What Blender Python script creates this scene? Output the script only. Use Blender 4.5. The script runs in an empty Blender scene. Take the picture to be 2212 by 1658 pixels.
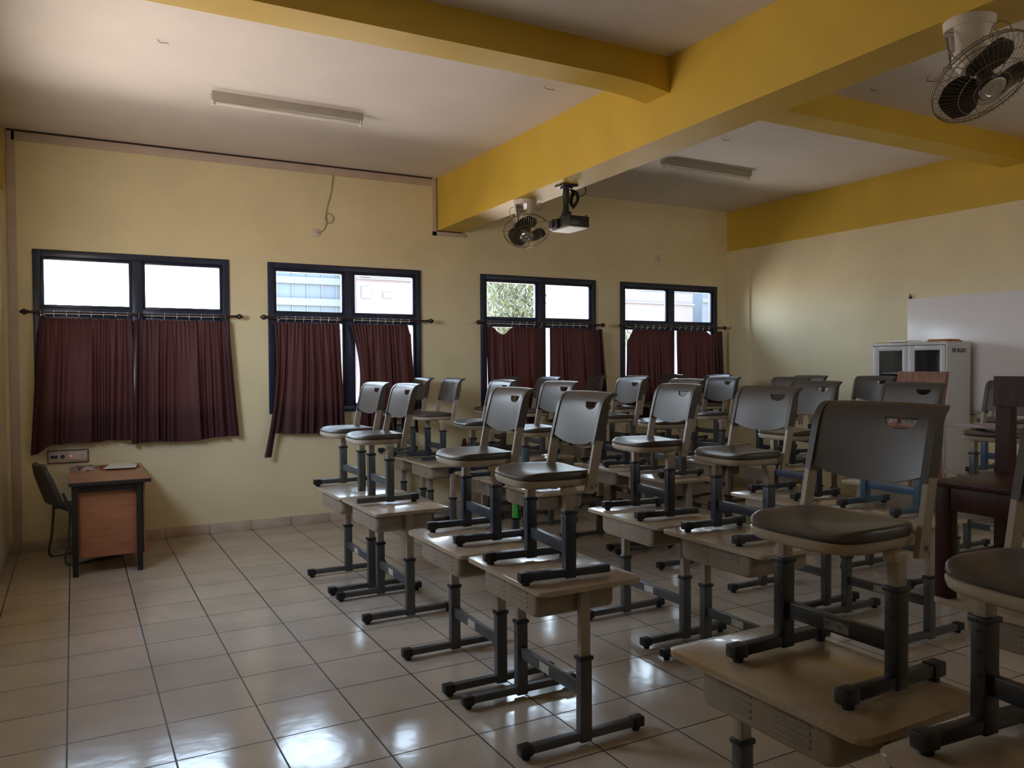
import bpy, bmesh, math, random
from mathutils import Vector, Matrix
random.seed(7)
PI = math.pi
SC = bpy.context.scene
COL = SC.collection

# ------------------------------------------------------------------ camera
CAM_POS = (0.4512, -3.5635, 1.6365)
YAW, PITCH, ROLL = 0.501430143, -0.0229727625, -0.00591822576
F_PX = 1727.597
cam_d = bpy.data.cameras.new('camera')
cam_d.sensor_fit = 'HORIZONTAL'
cam_d.sensor_width = 36.0
cam_d.lens = 36.0 * F_PX / 2212.0
cam_d.clip_start = 0.02
cam_d.clip_end = 500
cam = bpy.data.objects.new('camera', cam_d)
COL.objects.link(cam)
fwd = Vector((math.sin(YAW) * math.cos(PITCH), math.cos(YAW) * math.cos(PITCH), math.sin(PITCH)))
rgt = Vector((math.cos(YAW), -math.sin(YAW), 0))
upv = rgt.cross(fwd)
cr, sr = math.cos(ROLL), math.sin(ROLL)
r2 = rgt * cr + upv * sr
u2 = upv * cr - rgt * sr
M = Matrix(((r2.x, u2.x, -fwd.x, CAM_POS[0]), (r2.y, u2.y, -fwd.y, CAM_POS[1]), (r2.z, u2.z, -fwd.z, CAM_POS[2]), (0, 0, 0, 1)))
cam.matrix_world = M
SC.camera = cam

# ------------------------------------------------------------------ view, sky, light
SC.view_settings.view_transform = 'Standard'
SC.view_settings.look = 'None'
SC.view_settings.gamma = 1.0
SC.view_settings.exposure = 0.0
SC.view_settings.use_curve_mapping = False
SC.cycles.use_denoising = True
SC.cycles.max_bounces = 12
SC.cycles.diffuse_bounces = 8
SC.cycles.glossy_bounces = 4
SC.cycles.transmission_bounces = 6
SC.cycles.transparent_max_bounces = 16
SC.cycles.caustics_reflective = False
SC.cycles.caustics_refractive = False
SC.cycles.sample_clamp_indirect = 8.0

world = bpy.data.worlds.new('hazy_sky')
SC.world = world
world.use_nodes = True
nt = world.node_tree
nt.nodes.clear()
wo = nt.nodes.new('ShaderNodeOutputWorld')
bg = nt.nodes.new('ShaderNodeBackground')
tc = nt.nodes.new('ShaderNodeTexCoord')
sx = nt.nodes.new('ShaderNodeSeparateXYZ')
mr = nt.nodes.new('ShaderNodeMapRange')
mr.inputs['From Min'].default_value = -1.0
mr.inputs['From Max'].default_value = 1.0
rp = nt.nodes.new('ShaderNodeValToRGB')
els = rp.color_ramp.elements
els[0].position, els[0].color = 0.0, (0.72, 0.60, 0.52, 1)     # sunlit paving below the horizon
els[1].position, els[1].color = 1.0, (0.42, 0.58, 0.90, 1)
for p_, c_ in ((0.49, (0.75, 0.64, 0.57, 1)), (0.505, (0.88, 0.93, 1.0, 1)), (0.60, (0.80, 0.90, 1.0, 1)), (0.75, (0.62, 0.78, 1.0, 1))):
    e_ = els.new(p_)
    e_.color = c_
nt.links.new(tc.outputs['Generated'], sx.inputs[0])
nt.links.new(sx.outputs['Z'], mr.inputs['Value'])
nt.links.new(mr.outputs['Result'], rp.inputs['Fac'])
nt.links.new(rp.outputs['Color'], bg.inputs['Color'])
bg.inputs['Strength'].default_value = 21.0
nt.links.new(bg.outputs[0], wo.inputs[0])

WIN = [(0.145, 1.815), (2.190, 3.850), (4.595, 6.205), (6.588, 8.220)]   # openings in the window wall
WZ0, WZ1 = 1.16, 2.70
WALL_Y = 4.75
FILL_LEFT, LZ = (1.3, 2.85), (1.85, 2.75)                                  # opening added in the left wall for side light, out of view
FILL_BACK, VZ = (5.2, 7.6), (2.62, 2.84)                                # high slot added behind the camera to brighten the window wall
for i, (a, b) in enumerate(WIN):                                  # sampling portals in the window openings (guide the sky light)
    ld = bpy.data.lights.new('window_daylight', 'AREA')
    ld.shape = 'RECTANGLE'
    ld.size = b - a
    ld.size_y = WZ1 - WZ0
    ld.cycles.is_portal = True
    lo = bpy.data.objects.new('window_daylight', ld)
    COL.objects.link(lo)
    lo.location = ((a + b) / 2, WALL_Y + 0.17, (WZ0 + WZ1) / 2)
    lo.rotation_euler = (-PI / 2, 0, 0)

for (a, b), z0, z1 in ((FILL_LEFT, *LZ),):
    ld = bpy.data.lights.new('added_side_daylight', 'AREA')  # sampling portal for the added left opening
    ld.shape = 'RECTANGLE'
    ld.size = b - a
    ld.size_y = z1 - z0
    ld.cycles.is_portal = True
    lo = bpy.data.objects.new('added_side_daylight', ld)
    COL.objects.link(lo)
    lo.location = (-0.24, (a + b) / 2, (z0 + z1) / 2)
    lo.rotation_euler = (PI / 2, 0, -PI / 2)

ld = bpy.data.lights.new('added_back_daylight', 'AREA')  # sampling portal for the added slot behind the camera
ld.shape = 'RECTANGLE'
ld.size, ld.size_y = FILL_BACK[1] - FILL_BACK[0], VZ[1] - VZ[0]
ld.cycles.is_portal = True
lo = bpy.data.objects.new('added_back_daylight', ld)
COL.objects.link(lo)
lo.location = ((FILL_BACK[0] + FILL_BACK[1]) / 2, -4.77, (VZ[0] + VZ[1]) / 2)
lo.rotation_euler = (PI / 2, 0, 0)

# ------------------------------------------------------------------ materials
def nodes_of(m):
    m.use_nodes = True
    return m.node_tree, m.node_tree.nodes['Principled BSDF']

def mat(name, col, rough=0.5, metal=0.0, var=0.0, vscale=8.0, bump=0.0, bscale=60.0, spec=0.5, col2=None, detail=4.0, stretch=None, coat=0.0):
    m = bpy.data.materials.new(name)
    t, b = nodes_of(m)
    b.inputs['Roughness'].default_value = rough
    b.inputs['Metallic'].default_value = metal
    b.inputs['Specular IOR Level'].default_value = spec
    if coat:
        b.inputs['Coat Weight'].default_value = coat
        b.inputs['Coat Roughness'].default_value = 0.08
    c = (*col, 1)
    b.inputs['Base Color'].default_value = c
    tcn = t.nodes.new('ShaderNodeTexCoord')
    vec = tcn.outputs['Object']
    if stretch:
        mp = t.nodes.new('ShaderNodeMapping')
        mp.inputs['Scale'].default_value = stretch
        t.links.new(vec, mp.inputs['Vector'])
        vec = mp.outputs['Vector']
    if var or col2:
        n = t.nodes.new('ShaderNodeTexNoise')
        n.inputs['Scale'].default_value = vscale
        n.inputs['Detail'].default_value = detail
        t.links.new(vec, n.inputs['Vector'])
        mx = t.nodes.new('ShaderNodeMix')
        mx.data_type = 'RGBA'
        c2 = col2 if col2 else tuple(max(0, x * (1 - var)) for x in col)
        mx.inputs['A'].default_value = (*c2, 1)
        mx.inputs['B'].default_value = c
        mrn = t.nodes.new('ShaderNodeMapRange')
        mrn.inputs['From Min'].default_value = 0.35
        mrn.inputs['From Max'].default_value = 0.65
        t.links.new(n.outputs['Fac'], mrn.inputs['Value'])
        t.links.new(mrn.outputs['Result'], mx.inputs['Factor'])
        t.links.new(mx.outputs['Result'], b.inputs['Base Color'])
    if bump:
        n2 = t.nodes.new('ShaderNodeTexNoise')
        n2.inputs['Scale'].default_value = bscale
        n2.inputs['Detail'].default_value = 3
        t.links.new(vec, n2.inputs['Vector'])
        bp = t.nodes.new('ShaderNodeBump')
        bp.inputs['Strength'].default_value = bump
        bp.inputs['Distance'].default_value = 0.01
        t.links.new(n2.outputs['Fac'], bp.inputs['Height'])
        t.links.new(bp.outputs['Normal'], b.inputs['Normal'])
    return m

WALL_COL = (0.79, 0.71, 0.47)
m_wall = mat('cream_wall_paint', WALL_COL, 0.55, var=0.06, vscale=2.5, bump=0.06, bscale=40)
# dirt splashes of their own shape near the foot of the window wall
t_, b_ = nodes_of(m_wall)
m_ceil = mat('white_ceiling_paint', (0.74, 0.69, 0.66), 0.7, var=0.07, vscale=1.6, bump=0.05, bscale=18)
m_beam = mat('yellow_beam_paint', (0.66, 0.45, 0.055), 0.5, var=0.10, vscale=2.2, bump=0.06, bscale=30)
m_trim = mat('grey_pink_trim', (0.58, 0.48, 0.42), 0.6, var=0.1, vscale=6)
m_gap = mat('dark_gap', (0.05, 0.03, 0.02), 0.9)
m_tilebase = mat('baseboard_tile', (0.60, 0.50, 0.40), 0.3, var=0.2, vscale=7)
m_frame = mat('navy_window_paint', (0.016, 0.026, 0.065), 0.35, var=0.3, vscale=12)
m_rod = mat('dark_wood_rod', (0.03, 0.018, 0.015), 0.4)
m_ring = mat('curtain_ring_metal', (0.55, 0.55, 0.55), 0.35, 0.8)
m_seat = mat('taupe_plastic', (0.085, 0.071, 0.063), 0.36, var=0.12, vscale=9, bump=0.03, bscale=220, spec=0.32)
m_pan = mat('cream_plastic', (0.42, 0.36, 0.28), 0.32, var=0.10, vscale=7)
m_post = mat('cream_steel_post', (0.34, 0.29, 0.24), 0.35, var=0.08, vscale=8)
m_grey = mat('grey_steel', (0.085, 0.087, 0.09), 0.38, 0.1, var=0.15, vscale=10)
m_black = mat('black_steel', (0.018, 0.018, 0.02), 0.35, 0.1, var=0.2, vscale=10)
m_navy = mat('navy_steel', (0.035, 0.042, 0.065), 0.38, 0.1, var=0.2, vscale=10)
m_blue = mat('blue_steel', (0.065, 0.12, 0.19), 0.4, 0.1, var=0.15, vscale=10)
m_cap = mat('black_plastic', (0.012, 0.012, 0.014), 0.45)
m_top = mat('beech_laminate', (0.42, 0.34, 0.26), 0.24, col2=(0.35, 0.275, 0.20), vscale=5, stretch=(4, 1, 4), coat=0.25)
m_top2 = mat('stained_laminate', (0.37, 0.305, 0.235), 0.24, col2=(0.32, 0.215, 0.10), vscale=3, stretch=(2, 1, 2), coat=0.25)
m_tray = mat('cream_tray_plastic', (0.29, 0.235, 0.175), 0.4, var=0.12, vscale=10)
m_sticker = mat('paper_sticker', (0.55, 0.50, 0.42), 0.6, var=0.25, vscale=60)
m_wood = mat('red_brown_wood', (0.055, 0.020, 0.014), 0.42, col2=(0.034, 0.011, 0.009), vscale=6, stretch=(6, 6, 1), spec=0.15)
m_desk = mat('brown_desk_laminate', (0.40, 0.17, 0.085), 0.3, col2=(0.33, 0.13, 0.065), vscale=7, stretch=(1, 1, 5), coat=0.3)
m_darkedge = mat('dark_edging', (0.02, 0.016, 0.02), 0.4)
m_cab = mat('grey_cabinet_enamel', (0.56, 0.55, 0.56), 0.35, var=0.05, vscale=3)
m_cabin = mat('cabinet_inside', (0.10, 0.11, 0.12), 0.6)
m_board = mat('whiteboard_enamel', (0.78, 0.74, 0.75), 0.22, var=0.03, vscale=1.5)
m_under = mat('white_projector_shell', (0.42, 0.40, 0.42), 0.45)
m_alu = mat('aluminium', (0.6, 0.6, 0.6), 0.3, 0.9)
m_white = mat('white_enamel', (0.66, 0.62, 0.58), 0.4, var=0.06, vscale=12)
m_house = mat('grey_lamp_housing', (0.40, 0.37, 0.33), 0.4, var=0.06, vscale=12)
m_wornst = mat('worn_sticker', (0.16, 0.125, 0.10), 0.7, col2=(0.05, 0.045, 0.04), vscale=45)
m_tube = mat('unlit_tube_glass', (0.78, 0.76, 0.72), 0.2)
m_blade = mat('smoky_fan_blade', (0.045, 0.037, 0.035), 0.35)
m_wire = mat('dusty_fan_wire', (0.22, 0.18, 0.12), 0.4, 0.5)
m_chrome = mat('dull_chrome', (0.6, 0.6, 0.6), 0.25, 0.9)
m_cord = mat('pale_cord', (0.40, 0.34, 0.27), 0.6)
m_blackcord = mat('black_cord', (0.012, 0.012, 0.012), 0.6)
m_paper = mat('white_paper', (0.80, 0.80, 0.74), 0.7)
m_manila = mat('manila_folder', (0.42, 0.17, 0.045), 0.6, var=0.2, vscale=10)
m_yellowp = mat('yellow_paper', (0.60, 0.42, 0.08), 0.7)
m_bag = mat('patterned_cloth', (0.55, 0.45, 0.40), 0.7, col2=(0.03, 0.025, 0.04), vscale=22, detail=1)
m_redcloth = mat('red_brown_cloth', (0.36, 0.10, 0.05), 0.7, col2=(0.20, 0.05, 0.03), vscale=25)
m_greyup = mat('grey_upholstery', (0.085, 0.085, 0.095), 0.8, var=0.15, vscale=60)
m_ink = mat('black_ink', (0.015, 0.015, 0.015), 0.6)
m_red = mat('red_lamp', (0.7, 0.02, 0.02), 0.3)
_t, _b = nodes_of(m_red)
_b.inputs['Emission Color'].default_value = (1, 0.03, 0.02, 1)
_b.inputs['Emission Strength'].default_value = 3.0
m_bluesock = mat('blue_socket', (0.02, 0.03, 0.10), 0.4)
m_tealplug = mat('teal_plug', (0.03, 0.07, 0.08), 0.4)
m_green = mat('green_plastic', (0.01, 0.42, 0.02), 0.45)
m_broom = mat('brown_bristle', (0.07, 0.03, 0.015), 0.9, var=0.4, vscale=90)
m_rust = mat('brown_hook', (0.10, 0.04, 0.02), 0.7)

# glass: clear thin pane
m_glass = bpy.data.materials.new('clear_pane')
m_glass.use_nodes = True
t = m_glass.node_tree
t.nodes.clear()
o_ = t.nodes.new('ShaderNodeOutputMaterial')
mxs = t.nodes.new('ShaderNodeMixShader')
tr = t.nodes.new('ShaderNodeBsdfTransparent')
tr.inputs['Color'].default_value = (0.93, 0.96, 0.97, 1)
gl = t.nodes.new('ShaderNodeBsdfGlossy')
gl.inputs['Roughness'].default_value = 0.03
fr = t.nodes.new('ShaderNodeFresnel')
fr.inputs['IOR'].default_value = 1.45
t.links.new(fr.outputs[0], mxs.inputs[0])
t.links.new(tr.outputs[0], mxs.inputs[1])
t.links.new(gl.outputs[0], mxs.inputs[2])
t.links.new(mxs.outputs[0], o_.inputs[0])

# curtain cloth: diffuse + a little light passing through
m_curtain = bpy.data.materials.new('maroon_curtain_cloth')
m_curtain.use_nodes = True
t = m_curtain.node_tree
t.nodes.clear()
o_ = t.nodes.new('ShaderNodeOutputMaterial')
mxs = t.nodes.new('ShaderNodeMixShader')
mxs.inputs[0].default_value = 0.006
d1 = t.nodes.new('ShaderNodeBsdfPrincipled')
d1.inputs['Base Color'].default_value = (0.055, 0.018, 0.022, 1)
d1.inputs['Roughness'].default_value = 0.55
d1.inputs['Specular IOR Level'].default_value = 0.25
d2 = t.nodes.new('ShaderNodeBsdfTranslucent')
d2.inputs['Color'].default_value = (0.60, 0.16, 0.11, 1)
tcn = t.nodes.new('ShaderNodeTexCoord')
ns = t.nodes.new('ShaderNodeTexNoise')
ns.inputs['Scale'].default_value = 300
bp = t.nodes.new('ShaderNodeBump')
bp.inputs['Strength'].default_value = 0.1
t.links.new(tcn.outputs['Object'], ns.inputs['Vector'])
t.links.new(ns.outputs['Fac'], bp.inputs['Height'])
t.links.new(bp.outputs[0], d1.inputs['Normal'])
t.links.new(d1.outputs[0], mxs.inputs[1])
t.links.new(d2.outputs[0], mxs.inputs[2])
t.links.new(mxs.outputs[0], o_.inputs[0])

# floor: 0.4 m glazed tiles
m_floor = bpy.data.materials.new('glazed_floor_tiles')
t, b = nodes_of(m_floor)
tcn = t.nodes.new('ShaderNodeTexCoord')
bk = t.nodes.new('ShaderNodeTexBrick')
bk.offset = 0.0
bk.squash = 1.0
bk.inputs['Scale'].default_value = 1.0
bk.inputs['Brick Width'].default_value = 0.4
bk.inputs['Row Height'].default_value = 0.4
bk.inputs['Mortar Size'].default_value = 0.0042
bk.inputs['Mortar Smooth'].default_value = 0.15
bk.inputs['Color1'].default_value = (0.61, 0.525, 0.435, 1)
bk.inputs['Color2'].default_value = (0.56, 0.475, 0.39, 1)
bk.inputs['Mortar'].default_value = (0.045, 0.028, 0.020, 1)
t.links.new(tcn.outputs['Object'], bk.inputs['Vector'])
n1 = t.nodes.new('ShaderNodeTexNoise')
n1.inputs['Scale'].default_value = 3.0
n1.inputs['Detail'].default_value = 5
t.links.new(tcn.outputs['Object'], n1.inputs['Vector'])
mx = t.nodes.new('ShaderNodeMix')
mx.data_type = 'RGBA'
mx.blend_type = 'MULTIPLY'
mx.inputs['Factor'].default_value = 0.35
t.links.new(bk.outputs['Color'], mx.inputs['A'])
t.links.new(n1.outputs['Fac'], mx.inputs['B'])
t.links.new(mx.outputs['Result'], b.inputs['Base Color'])
mr1 = t.nodes.new('ShaderNodeMapRange')
mr1.inputs['To Min'].default_value = 0.13
mr1.inputs['To Max'].default_value = 0.6
t.links.new(bk.outputs['Fac'], mr1.inputs['Value'])
t.links.new(mr1.outputs['Result'], b.inputs['Roughness'])
n2 = t.nodes.new('ShaderNodeTexNoise')
n2.inputs['Scale'].default_value = 9.0
n2.inputs['Detail'].default_value = 2
t.links.new(tcn.outputs['Object'], n2.inputs['Vector'])
ad = t.nodes.new('ShaderNodeMath')
ad.operation = 'MULTIPLY_ADD'
ad.inputs[1].default_value = -0.6
t.links.new(bk.outputs['Fac'], ad.inputs[0])
t.links.new(n2.outputs['Fac'], ad.inputs[2])
bp = t.nodes.new('ShaderNodeBump')
bp.inputs['Strength'].default_value = 0.09
bp.inputs['Distance'].default_value = 0.01
t.links.new(ad.outputs[0], bp.inputs['Height'])
t.links.new(bp.outputs[0], b.inputs['Normal'])

# ------------------------------------------------------------------ mesh helpers
def nb():
    return bmesh.new()

def box(bm, x0, x1, y0, y1, z0, z1, bev=0.0, seg=2, rot=None):
    vs = [bm.verts.new(p) for p in ((x0, y0, z0), (x1, y0, z0), (x1, y1, z0), (x0, y1, z0), (x0, y0, z1), (x1, y0, z1), (x1, y1, z1), (x0, y1, z1))]
    fs = [bm.faces.new([vs[i] for i in q]) for q in ((0, 3, 2, 1), (4, 5, 6, 7), (0, 1, 5, 4), (1, 2, 6, 5), (2, 3, 7, 6), (3, 0, 4, 7))]
    if bev > 0:
        es = list({e for f in fs for e in f.edges})
        r = bmesh.ops.bevel(bm, geom=es, offset=bev, segments=seg, profile=0.5, affect='EDGES')
    return fs

def frame_to(d):
    d = Vector(d).normalized()
    a = Vector((0, 0, 1)) if abs(d.z) < 0.9 else Vector((1, 0, 0))
    u = d.cross(a).normalized()
    return u, d.cross(u).normalized()

def cyl(bm, p0, p1, r0, r1=None, seg=16, caps=True):
    r1 = r0 if r1 is None else r1
    p0, p1 = Vector(p0), Vector(p1)
    u, v = frame_to(p1 - p0)
    A = [bm.verts.new(p0 + (u * math.cos(2 * PI * i / seg) + v * math.sin(2 * PI * i / seg)) * r0) for i in range(seg)]
    Bv = [bm.verts.new(p1 + (u * math.cos(2 * PI * i / seg) + v * math.sin(2 * PI * i / seg)) * r1) for i in range(seg)]
    for i in range(seg):
        bm.faces.new((A[i], A[(i + 1) % seg], Bv[(i + 1) % seg], Bv[i]))
    if caps:
        bm.faces.new(A[::-1])
        bm.faces.new(Bv)

def tube(bm, pts, r, seg=8, closed=False):
    pts = [Vector(p) for p in pts]
    n = len(pts)
    rings = []
    u = None
    for i, p in enumerate(pts):
        if closed:
            d = pts[(i + 1) % n] - pts[i - 1]
        else:
            d = pts[min(i + 1, n - 1)] - pts[max(i - 1, 0)]
        d.normalize()
        if u is None:
            u, v = frame_to(d)
        else:
            u = (u - d * u.dot(d)).normalized()
        v = d.cross(u)
        rings.append([bm.verts.new(p + (u * math.cos(2 * PI * k / seg) + v * math.sin(2 * PI * k / seg)) * r) for k in range(seg)])
    m = n if closed else n - 1
    for i in range(m):
        a, b = rings[i], rings[(i + 1) % n]
        for k in range(seg):
            bm.faces.new((a[k], a[(k + 1) % seg], b[(k + 1) % seg], b[k]))
    if not closed:
        bm.faces.new(rings[0][::-1])
        bm.faces.new(rings[-1])

def smooth_path(pts, n=8):
    P = [Vector(p) for p in pts]
    out = []
    for i in range(len(P) - 1):
        a, b, c, d = P[max(i - 1, 0)], P[i], P[i + 1], P[min(i + 2, len(P) - 1)]
        for k in range(n):
            s = k / n
            out.append(0.5 * ((2 * b) + (c - a) * s + (2 * a - 5 * b + 4 * c - d) * s * s + (3 * b - a - 3 * c + d) * s ** 3))
    out.append(P[-1])
    return out

def lathe(bm, prof, origin=(0, 0, 0), axis=(0, 0, 1), seg=24, a0=0.0, a1=2 * PI):
    o = Vector(origin)
    d = Vector(axis).normalized()
    u, v = frame_to(d)
    full = abs(a1 - a0 - 2 * PI) < 1e-6
    n = seg if full else seg + 1
    rings = []
    for r, h in prof:
        if r < 1e-6 and full:
            rings.append([bm.verts.new(o + d * h)])
        else:
            rings.append([bm.verts.new(o + d * h + (u * math.cos(a0 + (a1 - a0) * k / seg) + v * math.sin(a0 + (a1 - a0) * k / seg)) * r) for k in range(n)])
    for a, b in zip(rings, rings[1:]):
        for k in range(seg):
            k2 = (k + 1) % n
            q = []
            for w in (a[k % len(a)], a[k2 % len(a)], b[k2 % len(b)], b[k % len(b)]):
                if w not in q:
                    q.append(w)
            if len(q) >= 3:
                try:
                    bm.faces.new(q)
                except ValueError:
                    pass

def prism(bm, poly, z0, z1):
    """extrude a plan polygon (x, y) from z0 to z1"""
    A = [bm.verts.new((x, y, z0)) for x, y in poly]
    Bv = [bm.verts.new((x, y, z1)) for x, y in poly]
    n = len(poly)
    bm.faces.new(A[::-1])
    bm.faces.new(Bv)
    for i in range(n):
        bm.faces.new((A[i], A[(i + 1) % n], Bv[(i + 1) % n], Bv[i]))

def rrect(x0, x1, y0, y1, r, n=5):
    out = []
    for cx, cy, a in ((x1 - r, y1 - r, 0), (x0 + r, y1 - r, PI / 2), (x0 + r, y0 + r, PI), (x1 - r, y0 + r, 1.5 * PI)):
        for k in range(n + 1):
            t = a + PI / 2 * k / n
            out.append((cx + r * math.cos(t), cy + r * math.sin(t)))
    return out

def obj(name, bm, m, parent=None, angle=40, flat=False):
    bmesh.ops.recalc_face_normals(bm, faces=bm.faces)
    for f in bm.faces:
        f.smooth = not flat
    for e in bm.edges:
        if len(e.link_faces) == 2 and e.calc_face_angle(0) > math.radians(angle):
            e.smooth = False
    me = bpy.data.meshes.new(name)
    bm.to_mesh(me)
    bm.free()
    o = bpy.data.objects.new(name, me)
    me.materials.append(m)
    COL.objects.link(o)
    if parent is not None:
        o.parent = parent
    return o

def tag(o, label, cat, group=None, kind=None):
    o['label'] = label
    o['category'] = cat
    if group:
        o['group'] = group
    if kind:
        o['kind'] = kind
    return o

def thing(name, label, cat, loc=(0, 0, 0), rz=0.0, group=None):
    o = bpy.data.objects.new(name, None)
    COL.objects.link(o)
    o.empty_display_size = 0.1
    o.location = loc
    o.rotation_euler = (0, 0, rz)
    return tag(o, label, cat, group)

def struct(name, bm, m, parent=None, angle=40, flat=False):
    o = obj(name, bm, m, parent, angle, flat)
    if parent is None:
        o['kind'] = 'structure'
    return o

def children(o):
    return sorted([c for c in bpy.data.objects if c.parent == o], key=lambda c: c.name)

KIDS = {}
def kids(o):
    if o.name not in KIDS:
        KIDS[o.name] = children(o)
    return KIDS[o.name]

def copy_tree(o, parent=None, omit=(), mats=None):
    if o.get('slot') in omit:
        return None
    c = o.copy()
    COL.objects.link(c)
    c.parent = parent
    if mats and c.type == 'MESH':
        s = c.material_slots[0]
        base = o.data.materials[0]
        if base in mats:
            s.link = 'OBJECT'
            s.material = mats[base]
    for ch in kids(o):
        copy_tree(ch, c, omit, mats)
    return c

# ------------------------------------------------------------------ room shell
X0, X1 = -0.075, 8.44
Y0, Y1 = -4.6, 4.75
H = 3.74
bm = nb(); box(bm, X0 - 0.15, X1 + 0.2, Y0 - 0.2, Y1 + 0.2, -0.15, 0.0)
struct('floor', bm, m_floor, flat=True)
bm = nb(); box(bm, X0 - 0.2, X1 + 0.2, Y0 - 0.2, Y1 + 0.2, H, H + 0.15)
struct('ceiling', bm, m_ceil, flat=True)
bm = nb()
xs = [X0 - 0.2]
for a, b in WIN:
    xs += [a, b]
xs.append(X1 + 0.2)
for k in range(0, len(xs), 2):
    box(bm, xs[k], xs[k + 1], Y1, Y1 + 0.15, 0, H)
for a, b in WIN:
    box(bm, a, b, Y1, Y1 + 0.15, 0, WZ0)
    box(bm, a, b, Y1, Y1 + 0.15, WZ1, H)
bmesh.ops.remove_doubles(bm, verts=bm.verts, dist=1e-5)
struct('wall_back', bm, m_wall, flat=True)
bm = nb(); box(bm, X1, X1 + 0.15, Y0, Y1, 0, H)
struct('wall_right', bm, m_wall, flat=True)
bm = nb()                                                         # left wall, with the opening added to let in side light
box(bm, X0 - 0.15, X0, Y0, FILL_LEFT[0], 0, H)
box(bm, X0 - 0.15, X0, FILL_LEFT[1], Y1, 0, H)
box(bm, X0 - 0.15, X0, FILL_LEFT[0], FILL_LEFT[1], LZ[1], H)
box(bm, X0 - 0.15, X0, FILL_LEFT[0], FILL_LEFT[1], 0, LZ[0])
bmesh.ops.remove_doubles(bm, verts=bm.verts, dist=1e-5)
struct('wall_left', bm, m_wall, flat=True)
bm = nb()                                                         # wall behind the camera, with the narrow high slot added for fill light
box(bm, X0 - 0.2, FILL_BACK[0], Y0 - 0.15, Y0, 0, H)
box(bm, FILL_BACK[1], X1 + 0.2, Y0 - 0.15, Y0, 0, H)
box(bm, FILL_BACK[0], FILL_BACK[1], Y0 - 0.15, Y0, 0, VZ[0])
box(bm, FILL_BACK[0], FILL_BACK[1], Y0 - 0.15, Y0, VZ[1], H)
bmesh.ops.remove_doubles(bm, verts=bm.verts, dist=1e-5)
struct('wall_front', bm, m_wall, flat=True)

# main beam running from the window wall towards the back of the room; its soffit rises slightly
bm = nb()
def slab8(bm, c):
    vs = [bm.verts.new(p) for p in c]
    for q in ((0, 3, 2, 1), (4, 5, 6, 7), (0, 1, 5, 4), (1, 2, 6, 5), (2, 3, 7, 6), (3, 0, 4, 7)):
        bm.faces.new([vs[i] for i in q])
def zb(y):
    return 3.155 + (4.75 - y) * 0.0142
slab8(bm, [(4.06, Y0, zb(Y0)), (4.385, Y0, zb(Y0)), (4.385, Y1, zb(Y1)), (4.06, Y1, zb(Y1)), (4.06, Y0, H), (4.385, Y0, H), (4.385, Y1, H), (4.06, Y1, H)])
tag(struct('beam_main', bm, m_beam, flat=True), 'yellow main ceiling beam running to the window wall', 'beam')
def beam_profile(bm, pts, y0, y1):
    A = [bm.verts.new((x, y0, z)) for x, z in pts]
    Bv = [bm.verts.new((x, y1, z)) for x, z in pts]
    bm.faces.new(A); bm.faces.new(Bv[::-1])
    for i in range(len(pts)):
        bm.faces.new((A[i], A[(i + 1) % len(pts)], Bv[(i + 1) % len(pts)], Bv[i]))
bm = nb(); beam_profile(bm, [(X0, H), (X0, 3.535), (3.55, 3.535), (3.72, 3.531), (3.90, 3.518), (4.06, 3.495), (4.06, H)], 0.75, 1.01)
struct('beam_cross_left', bm, m_beam, angle=20)
bm = nb(); beam_profile(bm, [(4.385, H), (4.385, 3.535), (X1 - 0.02, 3.535), (X1 - 0.02, H)], 0.75, 1.01)
struct('beam_cross_right', bm, m_beam, flat=True)
bm = nb(); box(bm, X1 - 0.02, X1 + 0.05, Y0, Y1, 3.195, H)
struct('beam_right', bm, m_beam, flat=True)
bm = nb(); box(bm, X0 - 0.05, X0 + 0.012, Y0, Y1, 3.20, H)
struct('beam_left', bm, m_beam, flat=True)
bm = nb(); box(bm, X1 - 0.022, X1 + 0.02, 4.34, Y1, 0, 3.195, 0.004)
struct('column_corner', bm, m_wall)

# baseboards, one tile strip per wall
def baseboard(name, pts):
    bm = nb()
    for (a, b, c, d) in pts:
        box(bm, a, b, c, d, 0.0, 0.098, 0.003)
    return struct(name, bm, m_tilebase)
seg = []
x = X0
k = 0
while x < X1:
    nx = min(0.4 * (k) if 0.4 * k > x + 0.02 else 0.4 * (k + 1), X1)
    seg.append((x + 0.002, nx - 0.002, Y1 - 0.012, Y1 + 0.01))
    x = nx
    k += 1
baseboard('baseboard_back', seg)
seg = []
y = Y0
while y < Y1 - 0.02:
    ny = min(y + 0.4, Y1 - 0.012)
    seg.append((X1 - 0.034, X1 + 0.01, y + 0.002, ny - 0.002))
    y += 0.4
baseboard('baseboard_right', seg)
baseboard('baseboard_left', [(X0 - 0.01, X0 + 0.012, a[2], a[3]) for a in seg])

# trims on the window wall: strip under the ceiling, around the beam end, and up the corner
bm = nb()
box(bm, 0.0, 4.0, Y1 - 0.014, Y1 + 0.01, 3.645, 3.722, 0.002)
box(bm, 4.0, 4.052, Y1 - 0.014, Y1 + 0.01, 3.10, 3.722, 0.002)
box(bm, 4.0, 4.41, Y1 - 0.014, Y1 + 0.01, 3.10, 3.145, 0.002)
struct('trim_1', bm, m_trim)
bm = nb()
box(bm, -0.035, 4.0, Y1 - 0.012, Y1 + 0.01, 3.722, 3.74)
box(bm, 4.052, 4.062, Y1 - 0.012, Y1 + 0.01, 3.145, 3.74)
box(bm, 4.052, 4.37, Y1 - 0.012, Y1 + 0.01, 3.145, 3.156)
struct('trim_2', bm, m_gap, flat=True)
bm = nb()
box(bm, -0.04, 0.03, Y1 - 0.014, Y1 + 0.01, 0.098, 3.722, 0.003)
struct('trim_3', bm, m_trim)

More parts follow.
